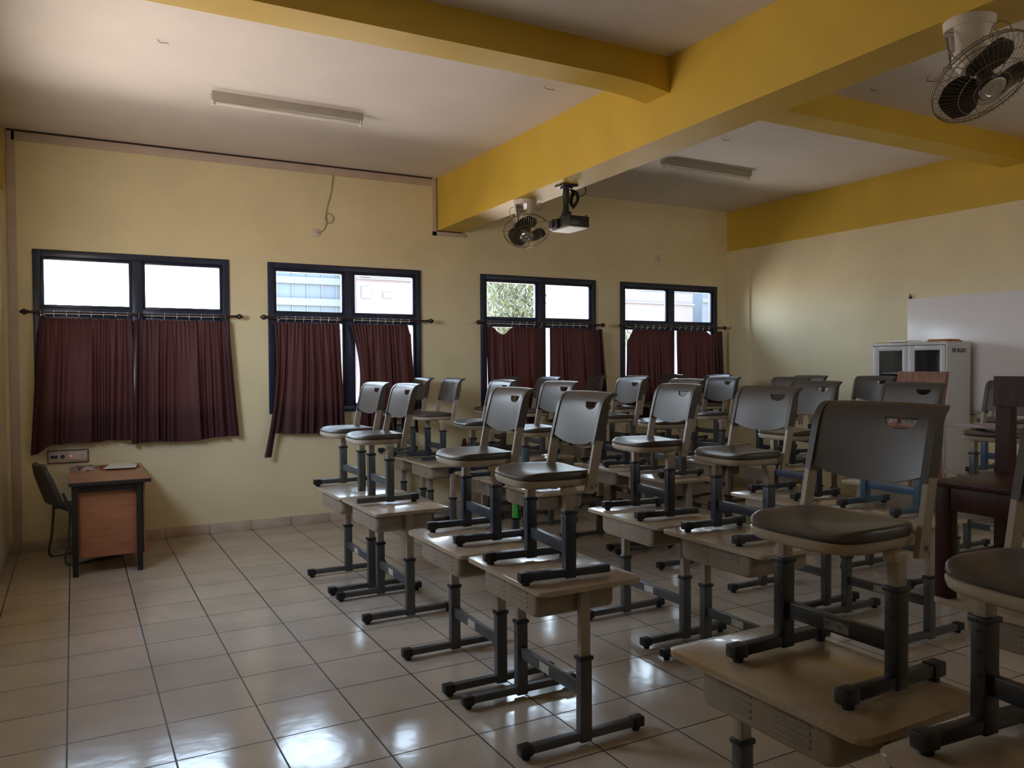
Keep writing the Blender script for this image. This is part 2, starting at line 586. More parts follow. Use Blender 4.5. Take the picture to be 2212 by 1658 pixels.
# ------------------------------------------------------------------ windows
def build_window(i, a, b):
    yf, yb = Y1 - 0.022, Y1 + 0.06
    bm = nb()
    w = 0.062
    c = (a + b) / 2 + 0.01
    zt0, zt1 = 2.115, 2.185
    box(bm, a, a + w, yf, yb, WZ0, WZ1, 0.005)
    box(bm, b - w, b, yf, yb, WZ0, WZ1, 0.005)
    box(bm, a + w, b - w, yf, yb, WZ1 - w, WZ1, 0.005)
    box(bm, a + w, b - w, yf, yb, WZ0, WZ0 + w, 0.005)
    box(bm, c - 0.045, c + 0.045, yf, yb, WZ0 + w, WZ1 - w, 0.005)
    box(bm, a + w, c - 0.045, yf, yb, zt0, zt1, 0.005)
    box(bm, c + 0.045, b - w, yf, yb, zt0, zt1, 0.005)
    # inner sashes, set a little back
    for (p, q) in ((a + w, c - 0.045), (c + 0.045, b - w)):
        for (s, u) in ((zt1, WZ1 - w), (WZ0 + w, zt0)):
            g = 0.026
            box(bm, p, p + g, yf + 0.025, yb - 0.01, s, u, 0.003)
            box(bm, q - g, q, yf + 0.025, yb - 0.01, s, u, 0.003)
            box(bm, p + g, q - g, yf + 0.025, yb - 0.01, u - g, u, 0.003)
            box(bm, p + g, q - g, yf + 0.025, yb - 0.01, s, s + g, 0.003)
    wobj = struct('window_%d' % i, bm, m_frame)
    for (p, q) in ((a + w, c - 0.045), (c + 0.045, b - w)):
        for (s, u) in ((zt1, WZ1 - w), (WZ0 + w, zt0)):
            g = 0.024
            bm = nb()
            box(bm, p + g, q - g, Y1 + 0.02, Y1 + 0.024, s + g, u - g)
            obj('pane', bm, m_glass, wobj, flat=True)
for i, (a, b) in enumerate(WIN):
    build_window(i + 1, a, b)

# ------------------------------------------------------------------ curtain rods and curtains
RY, RZ = 4.655, 2.135
ORD = ['window nearest the room corner with the teacher desk', 'window above the front chairs', 'third window from the teacher desk', 'window beside the whiteboard wall']
def rod(i, x0, x1, label):
    t = thing('curtain_rod', label, 'curtain rod', (x0, RY, RZ), 0, 'curtain rods over the windows')
    L = x1 - x0
    bm = nb(); cyl(bm, (0.05, 0, 0), (L - 0.05, 0, 0), 0.012, seg=12)
    obj('pole', bm, m_rod, t)
    for s, xx in ((-1, 0.055), (1, L - 0.055)):
        bm = nb()
        lathe(bm, [(0.0, -0.002), (0.012, 0.0), (0.02, 0.006), (0.012, 0.012), (0.024, 0.024), (0.028, 0.036), (0.02, 0.052), (0.008, 0.068), (0.0, 0.074)], (xx, 0, 0), (s, 0, 0), 14)
        obj('finial', bm, m_rod, t)
    for xx in (0.17, L - 0.17):
        bm = nb()
        box(bm, xx - 0.008, xx + 0.008, -0.014, 0.095 - 0.022, -0.02, -0.010)
        box(bm, xx - 0.008, xx + 0.008, -0.016, -0.010, -0.02, 0.012)
        box(bm, xx - 0.02, xx + 0.02, 0.066, 0.0728, -0.035, 0.02, 0.003)
        obj('bracket', bm, m_rod, t)
RODS = [(0.06, 1.915), (2.11, 3.955), (4.505, 6.275), (6.515, 8.31)]
RLAB = ['dark curtain rod with pointed ends at the window over the teacher desk',
        'dark curtain rod with pointed ends at the second window from the left corner',
        'dark curtain rod with pointed ends at the window before the projector',
        'dark curtain rod with pointed ends at the window next to the whiteboard wall']
for i, (a, b) in enumerate(RODS):
    rod(i, a, b, RLAB[i])

def bump01(u, c, w):
    d = abs(u - c) / w
    return 0.0 if d >= 1 else 0.5 + 0.5 * math.cos(PI * d)

def curtain(label, xt, xb, hem, seedv, folds=9, top=None, edge=None, rings=8, skip=()):
    """xt / xb: left and right edge at top and bottom; hem(u): hem height; top(u): sag of the upper edge; edge(u, v): extra x shift"""
    rnd = random.Random(seedv)
    ph = [rnd.uniform(0, 2 * PI) for _ in range(4)]
    t = thing('curtain', label, 'curtain', (xt[0], 4.668, 0.0), 0, 'maroon curtains at the windows')
    NU, NV = 150, 44
    ztop = 2.085
    wpos = []
    acc = 0.0
    for k in range(NU + 1):
        u = k / NU
        wpos.append(u)
    bm = nb()
    grid = []
    for j in range(NV + 1):
        v = j / NV
        row = []
        for k in range(NU + 1):
            u = k / NU
            sag = top(u) if top else 0.0
            zt = ztop - sag
            zh = hem(u)
            z = zt + (zh - zt) * v
            xl = xt[0] + (xb[0] - xt[0]) * v ** 1.2
            xr = xt[1] + (xb[1] - xt[1]) * v ** 1.2
            uu = u + 0.018 * math.sin(2 * PI * (2.3 * u) + ph[1]) * v
            x = xl + (xr - xl) * uu
            if edge:
                x += edge(u, v)
            # irregular pleats: fold phase warps along the width, depth varies from fold to fold
            wphase = folds * u + 0.55 * math.sin(2 * PI * 1.1 * u + ph[0]) + 0.32 * math.sin(2 * PI * 2.7 * u + ph[3]) + 0.10 * math.sin(2.2 * v + ph[1])
            depth = 0.6 + 0.4 * math.sin(2 * PI * 0.37 * math.floor(wphase) + ph[2]) 
            nxt = 0.6 + 0.4 * math.sin(2 * PI * 0.37 * (math.floor(wphase) + 1) + ph[2])
            fr_ = wphase - math.floor(wphase)
            depth = depth + (nxt - depth) * (3 * fr_ ** 2 - 2 * fr_ ** 3)
            tight = (0.007 + 0.032 * min(1, v * 2.2)) * depth
            f1 = -math.cos(2 * PI * wphase)
            f1 = f1 * (1.15 - 0.35 * f1 * f1)
            f2 = math.sin(2 * PI * folds * 2.3 * u + ph[2]) * 0.006 * max(0, 1 - 2.5 * v)
            yy = -tight * f1 + f2 - 0.014 * v
            row.append(bm.verts.new((x - xt[0], min(yy, 0.045), z)))
        grid.append(row)
    for j in range(NV):
        for k in range(NU):
            bm.faces.new((grid[j][k], grid[j][k + 1], grid[j + 1][k + 1], grid[j + 1][k]))
    obj('cloth', bm, m_curtain, t, angle=80)
    W = xt[1] - xt[0]
    for k in range(rings):
        if k in skip:
            continue
        u = (k + 0.35) / (rings - 0.3)
        xx = W * u
        bm = nb()
        c = Vector((xx, RY - 4.668, RZ - 0.004))
        n = 14
        tube(bm, [c + Vector((0.002 * math.sin(k), 0.0175 * math.cos(2 * PI * q / n), 0.0175 * math.sin(2 * PI * q / n))) for q in range(n)], 0.0022, 5, True)
        zt = ztop - (top(u) if top else 0)
        cyl(bm, (xx, RY - 4.668, RZ - 0.021), (xx, 0.0, min(zt + 0.004, RZ - 0.02)), 0.0016, seg=5)
        obj('ring', bm, m_ring, t)
    return t

curtain('maroon curtain over the teacher desk wall socket, its hem dipping at the outer corner', (0.17, 0.935), (0.12, 0.945),
        lambda u: 0.95 + 0.025 * u - 0.085 * bump01(u, 0.02, 0.16) + 0.006 * math.sin(19 * u), 1, 8,
        top=lambda u: 0.12 * bump01(u, 0.0, 0.05))
curtain('maroon curtain with even hem, second from the teacher desk corner', (0.955, 1.80), (0.925, 1.865),
        lambda u: 0.925 + 0.028 * u + 0.01 * math.sin(9 * u), 2, 10)
curtain('maroon curtain with a long folded tail hanging below its hem', (2.235, 2.905), (2.12, 2.965),
        lambda u: 0.97 - 0.035 * u - 0.24 * (1 if u < 0.10 else max(0, 1 - (u - 0.10) / 0.04)), 3, 8,
        edge=lambda u, v: 0.05 * math.sin(PI * v) * max(0, 1 - u * 4))
curtain('maroon curtain behind the front chairs, its inner edge lit orange', (3.025, 3.70), (3.03, 3.77),
        lambda u: 0.93 + 0.02 * u - 0.05 * bump01(u, 1.0, 0.1), 4, 8, edge=lambda u, v: 0.09 * math.sin(PI * min(1, v * 1.05)) * max(0, 1 - u * 3.2),
        top=lambda u: 0.10 * bump01(u, 1.0, 0.05))
curtain('maroon curtain with a drooping top edge where rings are missing', (4.625, 5.40), (4.66, 5.395),
        lambda u: 0.95 + 0.01 * math.sin(7 * u), 5, 8, top=lambda u: 0.085 * bump01(u, 0.28, 0.19) + 0.03 * bump01(u, 1.0, 0.1), skip=(1, 2))
curtain('maroon curtain hanging past the window frame behind the turned chair', (5.485, 6.25), (5.50, 6.32),
        lambda u: 0.95 + 0.01 * math.sin(8 * u), 6, 8, top=lambda u: 0.045 * bump01(u, 0.84, 0.1), skip=(6,))
curtain('maroon curtain whose outer top corner has slipped off its ring', (6.63, 7.38), (6.60, 7.42),
        lambda u: 0.95 + 0.01 * math.sin(8 * u), 7, 9, top=lambda u: 0.17 * max(0, 1 - u / 0.13), skip=(0,))
curtain('maroon curtain nearest the whiteboard wall corner', (7.455, 8.245), (7.43, 8.30),
        lambda u: 0.94 + 0.01 * math.sin(8 * u), 8, 9, top=lambda u: 0.05 * bump01(u, 0.76, 0.13), skip=(6,))

# ------------------------------------------------------------------ student chair
# local: faces -x, legs at x = 0, stands on z = 0
def post_profile(z):
    P = [(0.375, 0.072), (0.473, 0.094), (0.596, 0.118), (0.66, 0.136), (0.72, 0.156), (0.76, 0.175), (0.785, 0.195), (0.80, 0.222), (0.804, 0.25)]
    for (z0, x0), (z1, x1) in zip(P, P[1:]):
        if z <= z1:
            return x0 + (x1 - x0) * (z - z0) / (z1 - z0)
    return P[-1][1]

def make_chair():
    t = thing('student_chair', '', 'chair')
    # seat pad: saddle shaped plastic
    def outline(k, n, inset=0.0):
        a = 2 * PI * k / n
        ca, sa = math.cos(a), math.sin(a)
        e = 0.42
        hx, hy = 0.178 - inset, 0.198 - inset
        x = hx * (abs(ca) ** e) * (1 if ca > 0 else -1)
        y = hy * (abs(sa) ** e) * (1 if sa > 0 else -1)
        if x > 0:
            y *= 1 - 0.10 * (x / hx) ** 2
        else:
            y *= 1 - 0.03 * (x / hx) ** 2
        x -= 0.012 * (1 - (y / hy) ** 2) * (1 if x < 0 else 0)
        return x - 0.028, y
    N = 64
    def loft(rings):
        bm = nb()
        R = [[bm.verts.new(p) for p in r] for r in rings]
        for a, b in zip(R, R[1:]):
            for k in range(N):
                bm.faces.new((a[k], a[(k + 1) % N], b[(k + 1) % N], b[k]))
        bm.faces.new(R[0][::-1])
        bm.faces.new(R[-1])
        return bm
    def zs(x, y, s):
        # hollow seat, raised side rims
        return 0.462 + 0.010 * (y / 0.198) ** 2 * 1.0 - 0.012 * (1 - s) - 0.012 * max(0, (-x - 0.10) / 0.1) ** 2
    rings = []
    for z, ins in ((0.434, 0.008), (0.437, 0.001), (0.445, -0.002)):
        rings.append([(*outline(k, N, ins), z) for k in range(N)])
    for s in (1.0, 0.975, 0.93, 0.8, 0.6, 0.4, 0.2, 0.06):
        r = []
        for k in range(N):
            x, y = outline(k, N, 0.0)
            cx = -0.028
            x = cx + (x - cx) * s
            y *= s
            z = zs(x, y, s) - (0.007 if s == 1.0 else 0.0015 if s == 0.975 else 0)
            r.append((x, y, z))
        rings.append(r)
    obj('seat', loft(rings), m_seat, t, angle=50)
    rings = []
    for z, ins in ((0.398, 0.030), (0.400, 0.012), (0.407, 0.003), (0.420, -0.001), (0.430, -0.002), (0.4335, 0.002)):
        rings.append([(*outline(k, N, ins), z) for k in range(N)])
    bm = loft(rings)
    for s in (-1, 1):                                                # leg sockets under the pan
        box(bm, -0.032, 0.032, s * 0.2 - 0.024 if s > 0 else -0.218, 0.218 if s > 0 else -0.176, 0.372, 0.402, 0.006)
    obj('seat_pan', bm, m_pan, t, angle=45)
    # backrest plate with handle hole; its profile leans back and rolls over at the top
    PATH = [(0.104, 0.540), (0.118, 0.600), (0.130, 0.65), (0.142, 0.70), (0.1535, 0.742), (0.164, 0.768), (0.181, 0.789), (0.201, 0.801), (0.221, 0.805), (0.239, 0.802), (0.249, 0.795)]
    fine = smooth_path([(x, 0, z) for x, z in PATH], 8)
    AL = [0.0]
    for p, q in zip(fine, fine[1:]):
        AL.append(AL[-1] + (q - p).length)
    def at_s(sv):
        sv = min(max(sv, 0), AL[-1])
        for i in range(len(AL) - 1):
            if sv <= AL[i + 1]:
                f = (sv - AL[i]) / max(1e-9, AL[i + 1] - AL[i])
                p = fine[i].lerp(fine[i + 1], f)
                d = (fine[i + 1] - fine[i]).normalized()
                return p.x, p.z, Vector((d.z, 0, -d.x))       # normal pointing to the back
        return fine[-1].x, fine[-1].z, Vector((0, 0, -1))
    def s_of(z):
        for i in range(len(AL) - 1):
            if fine[i + 1].z >= z:
                return AL[i] + (AL[i + 1] - AL[i]) * (z - fine[i].z) / max(1e-9, fine[i + 1].z - fine[i].z)
        return AL[-1]
    bm = nb()
    hy0, hy1 = -0.150, -0.036
    hc, hw = (hy0 + hy1) / 2, (hy1 - hy0) / 2
    SH = s_of(0.764)
    ys = [-0.214 + 0.428 * k / 20 for k in range(21)]
    ys = [y for y in ys if not (hy0 - 0.008 < y < hy1 + 0.008)] + [hy0 + (hy1 - hy0) * k / 14 for k in range(15)]
    ys = sorted(ys + [-0.209, 0.209, -0.203, 0.203, 0.197, -0.197])
    def sbot(y):
        a = abs(y)
        return s_of(0.600 if a > 0.183 else 0.566 + 0.030 * (a / 0.183) ** 2.2)
    def stop(y):
        r = 0.040
        d = abs(y) - (0.214 - r)
        return AL[-1] if d <= 0 else AL[-1] - r + r * math.sqrt(max(0, 1 - (d / r) ** 2))
    def shb(y):
        if hy0 <= y <= hy1:
            return SH - 0.003 - 0.035 * math.sqrt(max(0, 1 - ((y - hc) / hw) ** 2)) ** 0.9
        return SH - 0.003
    grid = []
    n1, n3 = 9, 14
    for y in ys:
        col = []
        s0_, s1_ = sbot(y), stop(y)
        h0, h1 = shb(y), SH
        ss = [s0_ + (h0 - s0_) * k / n1 for k in range(n1 + 1)] + [h1 + (s1_ - h1) * k / n3 for k in range(n3 + 1)]
        for sv in ss:
            x, z, nrm = at_s(sv)
            w_ = 1 - (y / 0.214) ** 2
            up_ = max(0.0, (sv - SH) / (AL[-1] - SH))
            hol = w_ * 0.022 * (1 - 0.6 * sv / AL[-1])
            col.append(bm.verts.new((x + hol + 0.002, y, z + 0.005 * w_ * up_)))
        grid.append(col)
    for i in range(len(ys) - 1):
        ym = (ys[i] + ys[i + 1]) / 2
        for j in range(n1 + n3 + 1):
            if j == n1 and hy0 < ym < hy1:
                continue
            bm.faces.new((grid[i][j], grid[i + 1][j], grid[i + 1][j + 1], grid[i][j + 1]))
    bmesh.ops.recalc_face_normals(bm, faces=bm.faces)
    bmesh.ops.solidify(bm, geom=bm.faces[:], thickness=0.010)
    # side sleeves that slip over the back posts and follow the roll
    for s in (-1, 1):
        R = []
        sa, se = s_of(0.583), AL[-1] - 0.028
        for k in range(17):
            sv = sa + (se - sa) * k / 16
            x, z, nrm = at_s(sv)
            q = k / 16
            w = 0.046 - 0.030 * max(0, (q - 0.45) / 0.55) ** 1.2
            y0, y1 = s * (0.1925 - 0.004 * q), s * (0.2155 - 0.003 * max(0, (q - 0.8) / 0.2) ** 2)
            R.append([bm.verts.new(p) for p in ((x, y0, z), (x, y1, z), (x + nrm.x * w, y1, z + nrm.z * w), (x + nrm.x * w, y0, z + nrm.z * w))])
        for a, b in zip(R, R[1:]):
            for k in range(4):
                bm.faces.new((a[k], a[(k + 1) % 4], b[(k + 1) % 4], b[k]))
        bm.faces.new(R[0][::-1])
        bm.faces.new(R[-1])
    obj('backrest', bm, m_seat, t, angle=48)
    # back posts
    for s in (-1, 1):
        bm = nb()
        R = []
        for z in (0.372, 0.40, 0.473, 0.54, 0.60):
            x = post_profile(max(z, 0.375)) + 0.0225
            w = 0.021
            y0, y1 = s * 0.1965, s * 0.2125
            yb = s * (0.2085 if z < 0.47 else 0.2125)
            R.append([bm.verts.new(p) for p in ((x - w, y0 + s * 0.003, z), (x - w, y1 + s * 0.004, z), (x + w, y1 + s * 0.004, z - 0.004), (x + w, y0 + s * 0.003, z - 0.004))])
        for a, b in zip(R, R[1:]):
            for k in range(4):
                bm.faces.new((a[k], a[(k + 1) % 4], b[(k + 1) % 4], b[k]))
        bm.faces.new(R[0][::-1])
        bm.faces.new(R[-1])
        cyl(bm, (0.112, s * 0.19, 0.40), (0.112, s * 0.226, 0.40), 0.0075, seg=10)
        obj('back_post', bm, m_post, t)
    # legs
    for s in (-1, 1):
        sl = 'near' if s < 0 else 'far'
        bm = nb()
        box(bm, -0.026, 0.026, s * 0.2 - 0.021, s * 0.2 + 0.021, 0.012, 0.296, 0.004)
        for z in (0.16, 0.215, 0.27):
            cyl(bm, (-0.0275, s * 0.2, z), (-0.02, s * 0.2, z), 0.005, seg=8)
        leg = obj('leg', bm, m_grey, t)
        bm = nb()
        lathe_box = ((0.288, 0.030, 0.025), (0.305, 0.030, 0.025))
        box(bm, -0.031, 0.031, s * 0.2 - 0.026, s * 0.2 + 0.026, 0.288, 0.304, 0.004)
        obj('collar', bm, m_cap, leg)
        bm = nb()
        box(bm, -0.0215, 0.0215, s * 0.2 - 0.017, s * 0.2 + 0.017, 0.28, 0.40, 0.003)
        for z in (0.322, 0.345):
            cyl(bm, (-0.0222, s * 0.2, z), (-0.015, s * 0.2, z), 0.0042, seg=8)
        obj('inner_tube', bm, m_post, leg)
        bm = nb()
        box(bm, -0.230, 0.196, s * 0.2 - 0.018, s * 0.2 + 0.018, 0.018, 0.052, 0.003)
        fb = obj('foot_bar', bm, m_grey, t)
        fb['slot'] = 'foot_' + sl
        for e, (a, b) in (('front', (-0.238, -0.182)), ('rear', (0.150, 0.203))):
            bm = nb()
            box(bm, a, b, s * 0.2 - 0.022, s * 0.2 + 0.022, 0.014, 0.056, 0.004)
            c = (a + b) / 2 + (0.004 if e == 'front' else -0.004)
            cyl(bm, (c, s * 0.2, 0.0), (c, s * 0.2, 0.016), 0.017, 0.019, 14)
            cp = obj('foot_cap', bm, m_cap, fb)
            cp['slot'] = 'cap_%s_%s' % (e, sl)
    bm = nb()
    box(bm, -0.013, 0.013, -0.18, 0.18, 0.112, 0.163, 0.003)
    cb = obj('crossbar', bm, m_grey, t)
    bm = nb()
    box(bm, -0.0138, -0.0125, -0.055, 0.035, 0.12, 0.152)
    stk = obj('sticker', bm, m_sticker, cb, flat=True)
    stk['slot'] = 'sticker'
    return t

def make_desk():
    """local: origin on the floor under the middle of the top; pupil side at +x, tray front at -x"""
    t = thing('student_desk', '', 'desk')
    bm = nb()
    prism(bm, rrect(-0.258, 0.258, -0.364, 0.364, 0.035, 6), 0.687, 0.708)
    es = [e for e in bm.edges if abs(e.verts[0].co.z - e.verts[1].co.z) < 1e-5]
    bmesh.ops.bevel(bm, geom=es, offset=0.004, segments=2, profile=0.5, affect='EDGES')
    obj('desktop', bm, m_top, t)
    bm = nb()
    # tray: shallow box with rounded lower corners, open to the pupil side
    sec = rrect(-0.256, 0.256, 0.560, 0.70, 0.040, 6)
    sec = [(y, min(z, 0.686)) for y, z in sec]
    A, Bv = [], []
    def ring(x, grow):
        return [bm.verts.new((x, y * grow, 0.686 - (0.686 - z) * (grow if z < 0.68 else 1))) for y, z in sec]
    R = [ring(-0.216, 0.90), ring(-0.213, 0.94), ring(-0.204, 0.975), ring(-0.188, 0.995), ring(-0.17, 1.0), ring(0.17, 1.0)]
    n = len(sec)
    for a, b in zip(R, R[1:]):
        for k in range(n):
            bm.faces.new((a[k], a[(k + 1) % n], b[(k + 1) % n], b[k]))
    bm.faces.new(R[0][::-1])
    inn = [bm.verts.new((0.17, v.co.y * 0.97, 0.682 - (0.682 - v.co.z) * 0.93 if v.co.z < 0.68 else 0.684)) for v in R[-1]]
    dp = [bm.verts.new((-0.18, v.co.y, v.co.z)) for v in inn]
    for a, b in ((R[-1], inn), (inn, dp)):
        for k in range(n):
            bm.faces.new((a[k], a[(k + 1) % n], b[(k + 1) % n], b[k]))
    bm.faces.new(dp)
    for z in (0.592, 0.612, 0.632, 0.652):                            # raised ribs on the tray front
        for (a, b) in ((-0.17, -0.04), (0.04, 0.17)):
            box(bm, -0.2195, -0.214, a, b, z, z + 0.007, 0.001, 1)
    obj('tray', bm, m_tray, t, angle=35)
    for s, yy in ((-1, -0.288), (1, 0.236)):
        yy2 = -0.283 if s < 0 else 0.283
        yy = yy2
        bm = nb()
        box(bm, -0.029, 0.029, yy - 0.021, yy + 0.021, 0.012, 0.372, 0.004)
        for z in (0.26, 0.315):
            cyl(bm, (-0.0305, yy, z), (-0.02, yy, z), 0.0055, seg=8)
        leg = obj('leg', bm, m_grey, t)
        bm = nb(); box(bm, -0.035, 0.035, yy - 0.027, yy + 0.027, 0.366, 0.385, 0.005)
        obj('collar', bm, m_cap, leg)
        bm = nb(); box(bm, -0.024, 0.024, yy - 0.017, yy + 0.017, 0.36, 0.687, 0.003)
        for z in (0.405, 0.43):
            cyl(bm, (-0.0247, yy, z), (-0.015, yy, z), 0.0042, seg=8)
        obj('inner_tube', bm, m_post, leg)
        bm = nb(); box(bm, -0.31, 0.30, yy - 0.019, yy + 0.019, 0.022, 0.056, 0.003)
        fb = obj('foot_bar', bm, m_grey, t)
        for e, (a, b) in (('front', (-0.322, -0.265)), ('rear', (0.252, 0.31))):
            bm = nb()
            box(bm, a, b, yy - 0.024, yy + 0.024, 0.016, 0.061, 0.005)
            c = (a + b) / 2 + (0.005 if e == 'front' else -0.005)
            cyl(bm, (c, yy, 0.0), (c, yy, 0.018), 0.017, 0.019, 14)
            obj('foot_cap', bm, m_cap, fb)
    bm = nb(); box(bm, -0.014, 0.014, -0.263, 0.263, 0.199, 0.252, 0.003)
    cb = obj('crossbar', bm, m_grey, t)
    bm = nb(); box(bm, -0.0148, -0.0135, -0.01, 0.075, 0.205, 0.246)
    obj('sticker', bm, m_sticker, cb, flat=True)
    return t

ROW = ['front row by the teacher desk', 'second row', 'third row', 'fourth row', 'back row by the whiteboard']
NTH = ['first', 'second', 'third', 'fourth', 'fifth', 'sixth', 'seventh', 'eighth']
DESKS = {  # key: (row, n-th from the windows in that row, x of middle, y of middle, yaw, scale y)
    'c1b1': (0, 0, 2.345, 2.335, 0, 1), 'c1b2': (0, 1, 2.355, 1.600, 0.3, 1), 'c1c1': (0, 2, 2.352, 0.325, 0, 1), 'c1c2': (0, 3, 2.368, -0.42, -0.5, 1),
    'c1d1': (0, 4, 2.400, -1.895, 0, 1.03), 'c1d2': (0, 5, 2.385, -2.672, 0.3, 1),
    'c2a1': (1, 0, 3.595, 4.372, 0, .97), 'c2a2': (1, 1, 3.605, 3.652, 0, .97), 'c2b1': (1, 2, 3.63, 2.475, 0.3, 1), 'c2b2': (1, 3, 3.645, 1.742, 0, 1),
    'c2c1': (1, 4, 3.622, 0.385, 0, 1.03), 'c2c2': (1, 5, 3.61, -0.395, 0.4, 1.04), 'c2d1': (1, 6, 3.69, -1.955, 0, 1.02),
    'c3a1': (2, 0, 4.66, 4.372, 0, .97), 'c3a2': (2, 1, 4.70, 3.652, 0, .97), 'c3b1': (2, 2, 4.86, 2.455, 0.5, 1), 'c3b2': (2, 3, 4.83, 1.722, 0, 1),
    'c3c1': (2, 4, 4.87, 0.40, 0, 1), 'c3c2': (2, 5, 4.865, -0.34, 0, 1.02),
    'c4a1': (3, 0, 5.82, 4.372, 0, .97), 'c4a2': (3, 1, 5.88, 3.652, 0, .97), 'c4b1': (3, 2, 5.95, 2.44, 0, 1), 'c4b2': (3, 3, 6.15, 1.705, 0, 1),
    'c4c1': (3, 4, 6.06, 0.40, 0, 1), 'c4c2': (3, 5, 6.02, -0.335, 0, 1),
    'c5a1': (4, 0, 7.00, 4.372, 0, .97), 'c5a2': (4, 1, 7.15, 3.652, 0, .97), 'c5b1': (4, 2, 7.19, 2.42, 0, 1), 'c5b2': (4, 3, 7.21, 1.685, 0, 1),
    'c5c1': (4, 4, 7.30, 0.36, 0, 1),
}
DZ = 0.708
G, N_, BK, BL = m_grey, m_navy, m_black, m_blue
CHAIRS = {  # key: (desk, x, y, yaw, leg colour, omitted slots, label)
    'E': ('c1b1', 2.316, 2.40, 0.045, G, ('foot_near', 'cap_rear_far', 'sticker'), 'grey plastic chair in the front row, nearest the teacher desk, lacking one foot bar'),
    'F': ('c1b2', 2.322, 1.775, -0.014, G, ('foot_far', 'cap_front_near', 'sticker'), 'grey plastic chair in the front row, second from the windows, half hiding its neighbour'),
    'K': ('c1c1', 2.40, 0.362, -0.044, N_, ('sticker',), 'grey chair on the third front row desk from the windows, dark legs'),
    'A': ('c1c2', 2.336, -0.464, -0.094, N_, ('cap_rear_near', 'sticker'), 'grey chair on the fourth front row desk, one foot bar end uncapped'),
    'D': ('c1d1', 2.470, -1.920, 0.019, BK, (), 'large-looking grey chair with a worn sticker on its crossbar, on the stained desktop'),
    'BB': ('c1d2', 2.405, -2.60, -0.08, BK, ('sticker',), 'grey chair cut by the picture edge at the near end of the front row'),
    'G': ('c2a1', 3.53, 4.40, -0.011, G, ('sticker',), 'grey chair in the second row, against the window wall'),
    'H': ('c2a2', 3.605, 3.79, -0.017, N_, ('cap_front_near', 'cap_front_far', 'cap_rear_near', 'sticker'), 'grey chair in the second row, second from the window wall, bare foot bars'),
    'I': ('c2b1', 3.49, 2.52, -0.062, N_, ('sticker',), 'grey chair in the second row, third from the window wall'),
    'L': ('c2b2', 3.559, 1.684, 0.031, BL, ('sticker',), 'grey chair in the second row, fourth from the window wall, bluish legs'),
    'B': ('c2c1', 3.624, 0.405, -0.118, BK, ('cap_rear_near', 'sticker'), 'grey chair with near-black legs in the second row, fifth from the window wall'),
    'C': ('c2c2', 3.630, -0.358, -0.025, N_, ('sticker',), 'grey chair in the second row, sixth from the window wall'),
    'J': ('c3a1', 4.60, 4.40, -0.03, G, ('sticker',), 'shadowed grey chair in the third row, against the window wall'),
    'M': ('c3a2', 4.70, 3.73, -0.04, G, ('sticker',), 'grey chair in the third row, second from the window wall'),
    'O': ('c3b1', 4.915, 2.58, -0.064, N_, ('sticker',), 'grey chair in the third row, third from the window wall'),
    'Q': ('c3b2', 4.876, 1.757, -0.056, G, ('sticker',), 'grey chair in the third row, fourth from the window wall'),
    'W': ('c3c1', 4.950, 0.454, -0.024, N_, ('sticker',), 'grey chair in the third row, fifth from the window wall'),
    'Y': ('c3c2', 5.000, -0.277, -0.058, BL, ('sticker',), 'grey chair with blue legs in the third row, farthest from the windows'),
    'N': ('c4a1', 5.74, 4.37, -0.22, G, ('sticker',), 'shadowed grey chair turned slightly, fourth row, against the window wall'),
    'P': ('c4a2', 5.90, 3.78, -0.021, G, ('sticker',), 'grey chair in the fourth row, second from the window wall, seen nearly edge on'),
    'T': ('c4b1', 5.916, 2.40, -0.046, G, ('sticker',), 'grey chair in the fourth row, third from the window wall'),
    'U': ('c4b2', 6.215, 1.815, -0.006, N_, ('sticker',), 'grey chair in the fourth row, fourth from the window wall'),
    'AA': ('c4c2', 5.985, -0.411, 0.019, G, ('sticker',), 'grey chair with a thin plank lying across its seat'),
    'R': ('c5a1', 6.93, 4.38, -0.10, G, ('sticker',), 'shadowed grey chair in the back row, against the window wall'),
    'S': ('c5a2', 7.10, 3.745, -0.03, G, ('sticker',), 'grey chair in the back row, second from the window wall'),
    'V': ('c5b1', 7.15, 2.40, -0.03, N_, ('sticker',), 'grey chair in the back row, third from the window wall'),
    'X': ('c5b2', 7.15, 1.61, -0.03, N_, ('sticker',), 'grey chair in the back row before the grey cabinet'),
    'Z': ('c5c1', 7.28, 0.285, 0.005, BL, ('sticker',), 'grey chair in the back row past the cabinet, mostly hidden by another chair'),
}
protoD = make_desk()
first = True
for k, (r, n, x, y, yaw, sy) in DESKS.items():
    d = protoD if first else copy_tree(protoD)
    if first:
        kids(protoD)
    first = False
    d.location = (x, y, 0)
    d.rotation_euler = (0, 0, math.radians(yaw))
    d.scale = (1, sy, 1)
    load = ' with a wooden chair' if k in ('c2d1', 'c4c1') else ''
    extra = {'c1d1': 'cream-topped school desk with yellow-brown stains, under the largest-looking chair'}.get(k)
    d['label'] = extra or 'pale school desk%s, %s from the windows in the %s' % (load, NTH[n], ROW[r])
    d['group'] = 'school desks in five rows'
for o in kids(bpy.data.objects[protoD.name]):
    pass
# the stained desktop
for o in bpy.data.objects:
    if o.parent and o.name.startswith('desktop') and o.parent.get('label', '').startswith('cream-topped'):
        o.material_slots[0].link = 'OBJECT'
        o.material_slots[0].material = m_top2

protoC = make_chair()
kids(protoC)
chair_objs = {}
for k, (dk, x, y, yaw, lm_, omit, lab) in CHAIRS.items():
    c = copy_tree(protoC, None, omit, {m_grey: lm_, m_sticker: m_wornst})
    c.location = (x, y, DZ)
    c.rotation_euler = (0, 0, yaw)
    c['label'] = lab
    c['group'] = 'grey plastic chairs standing on the desks'
    chair_objs[k] = c
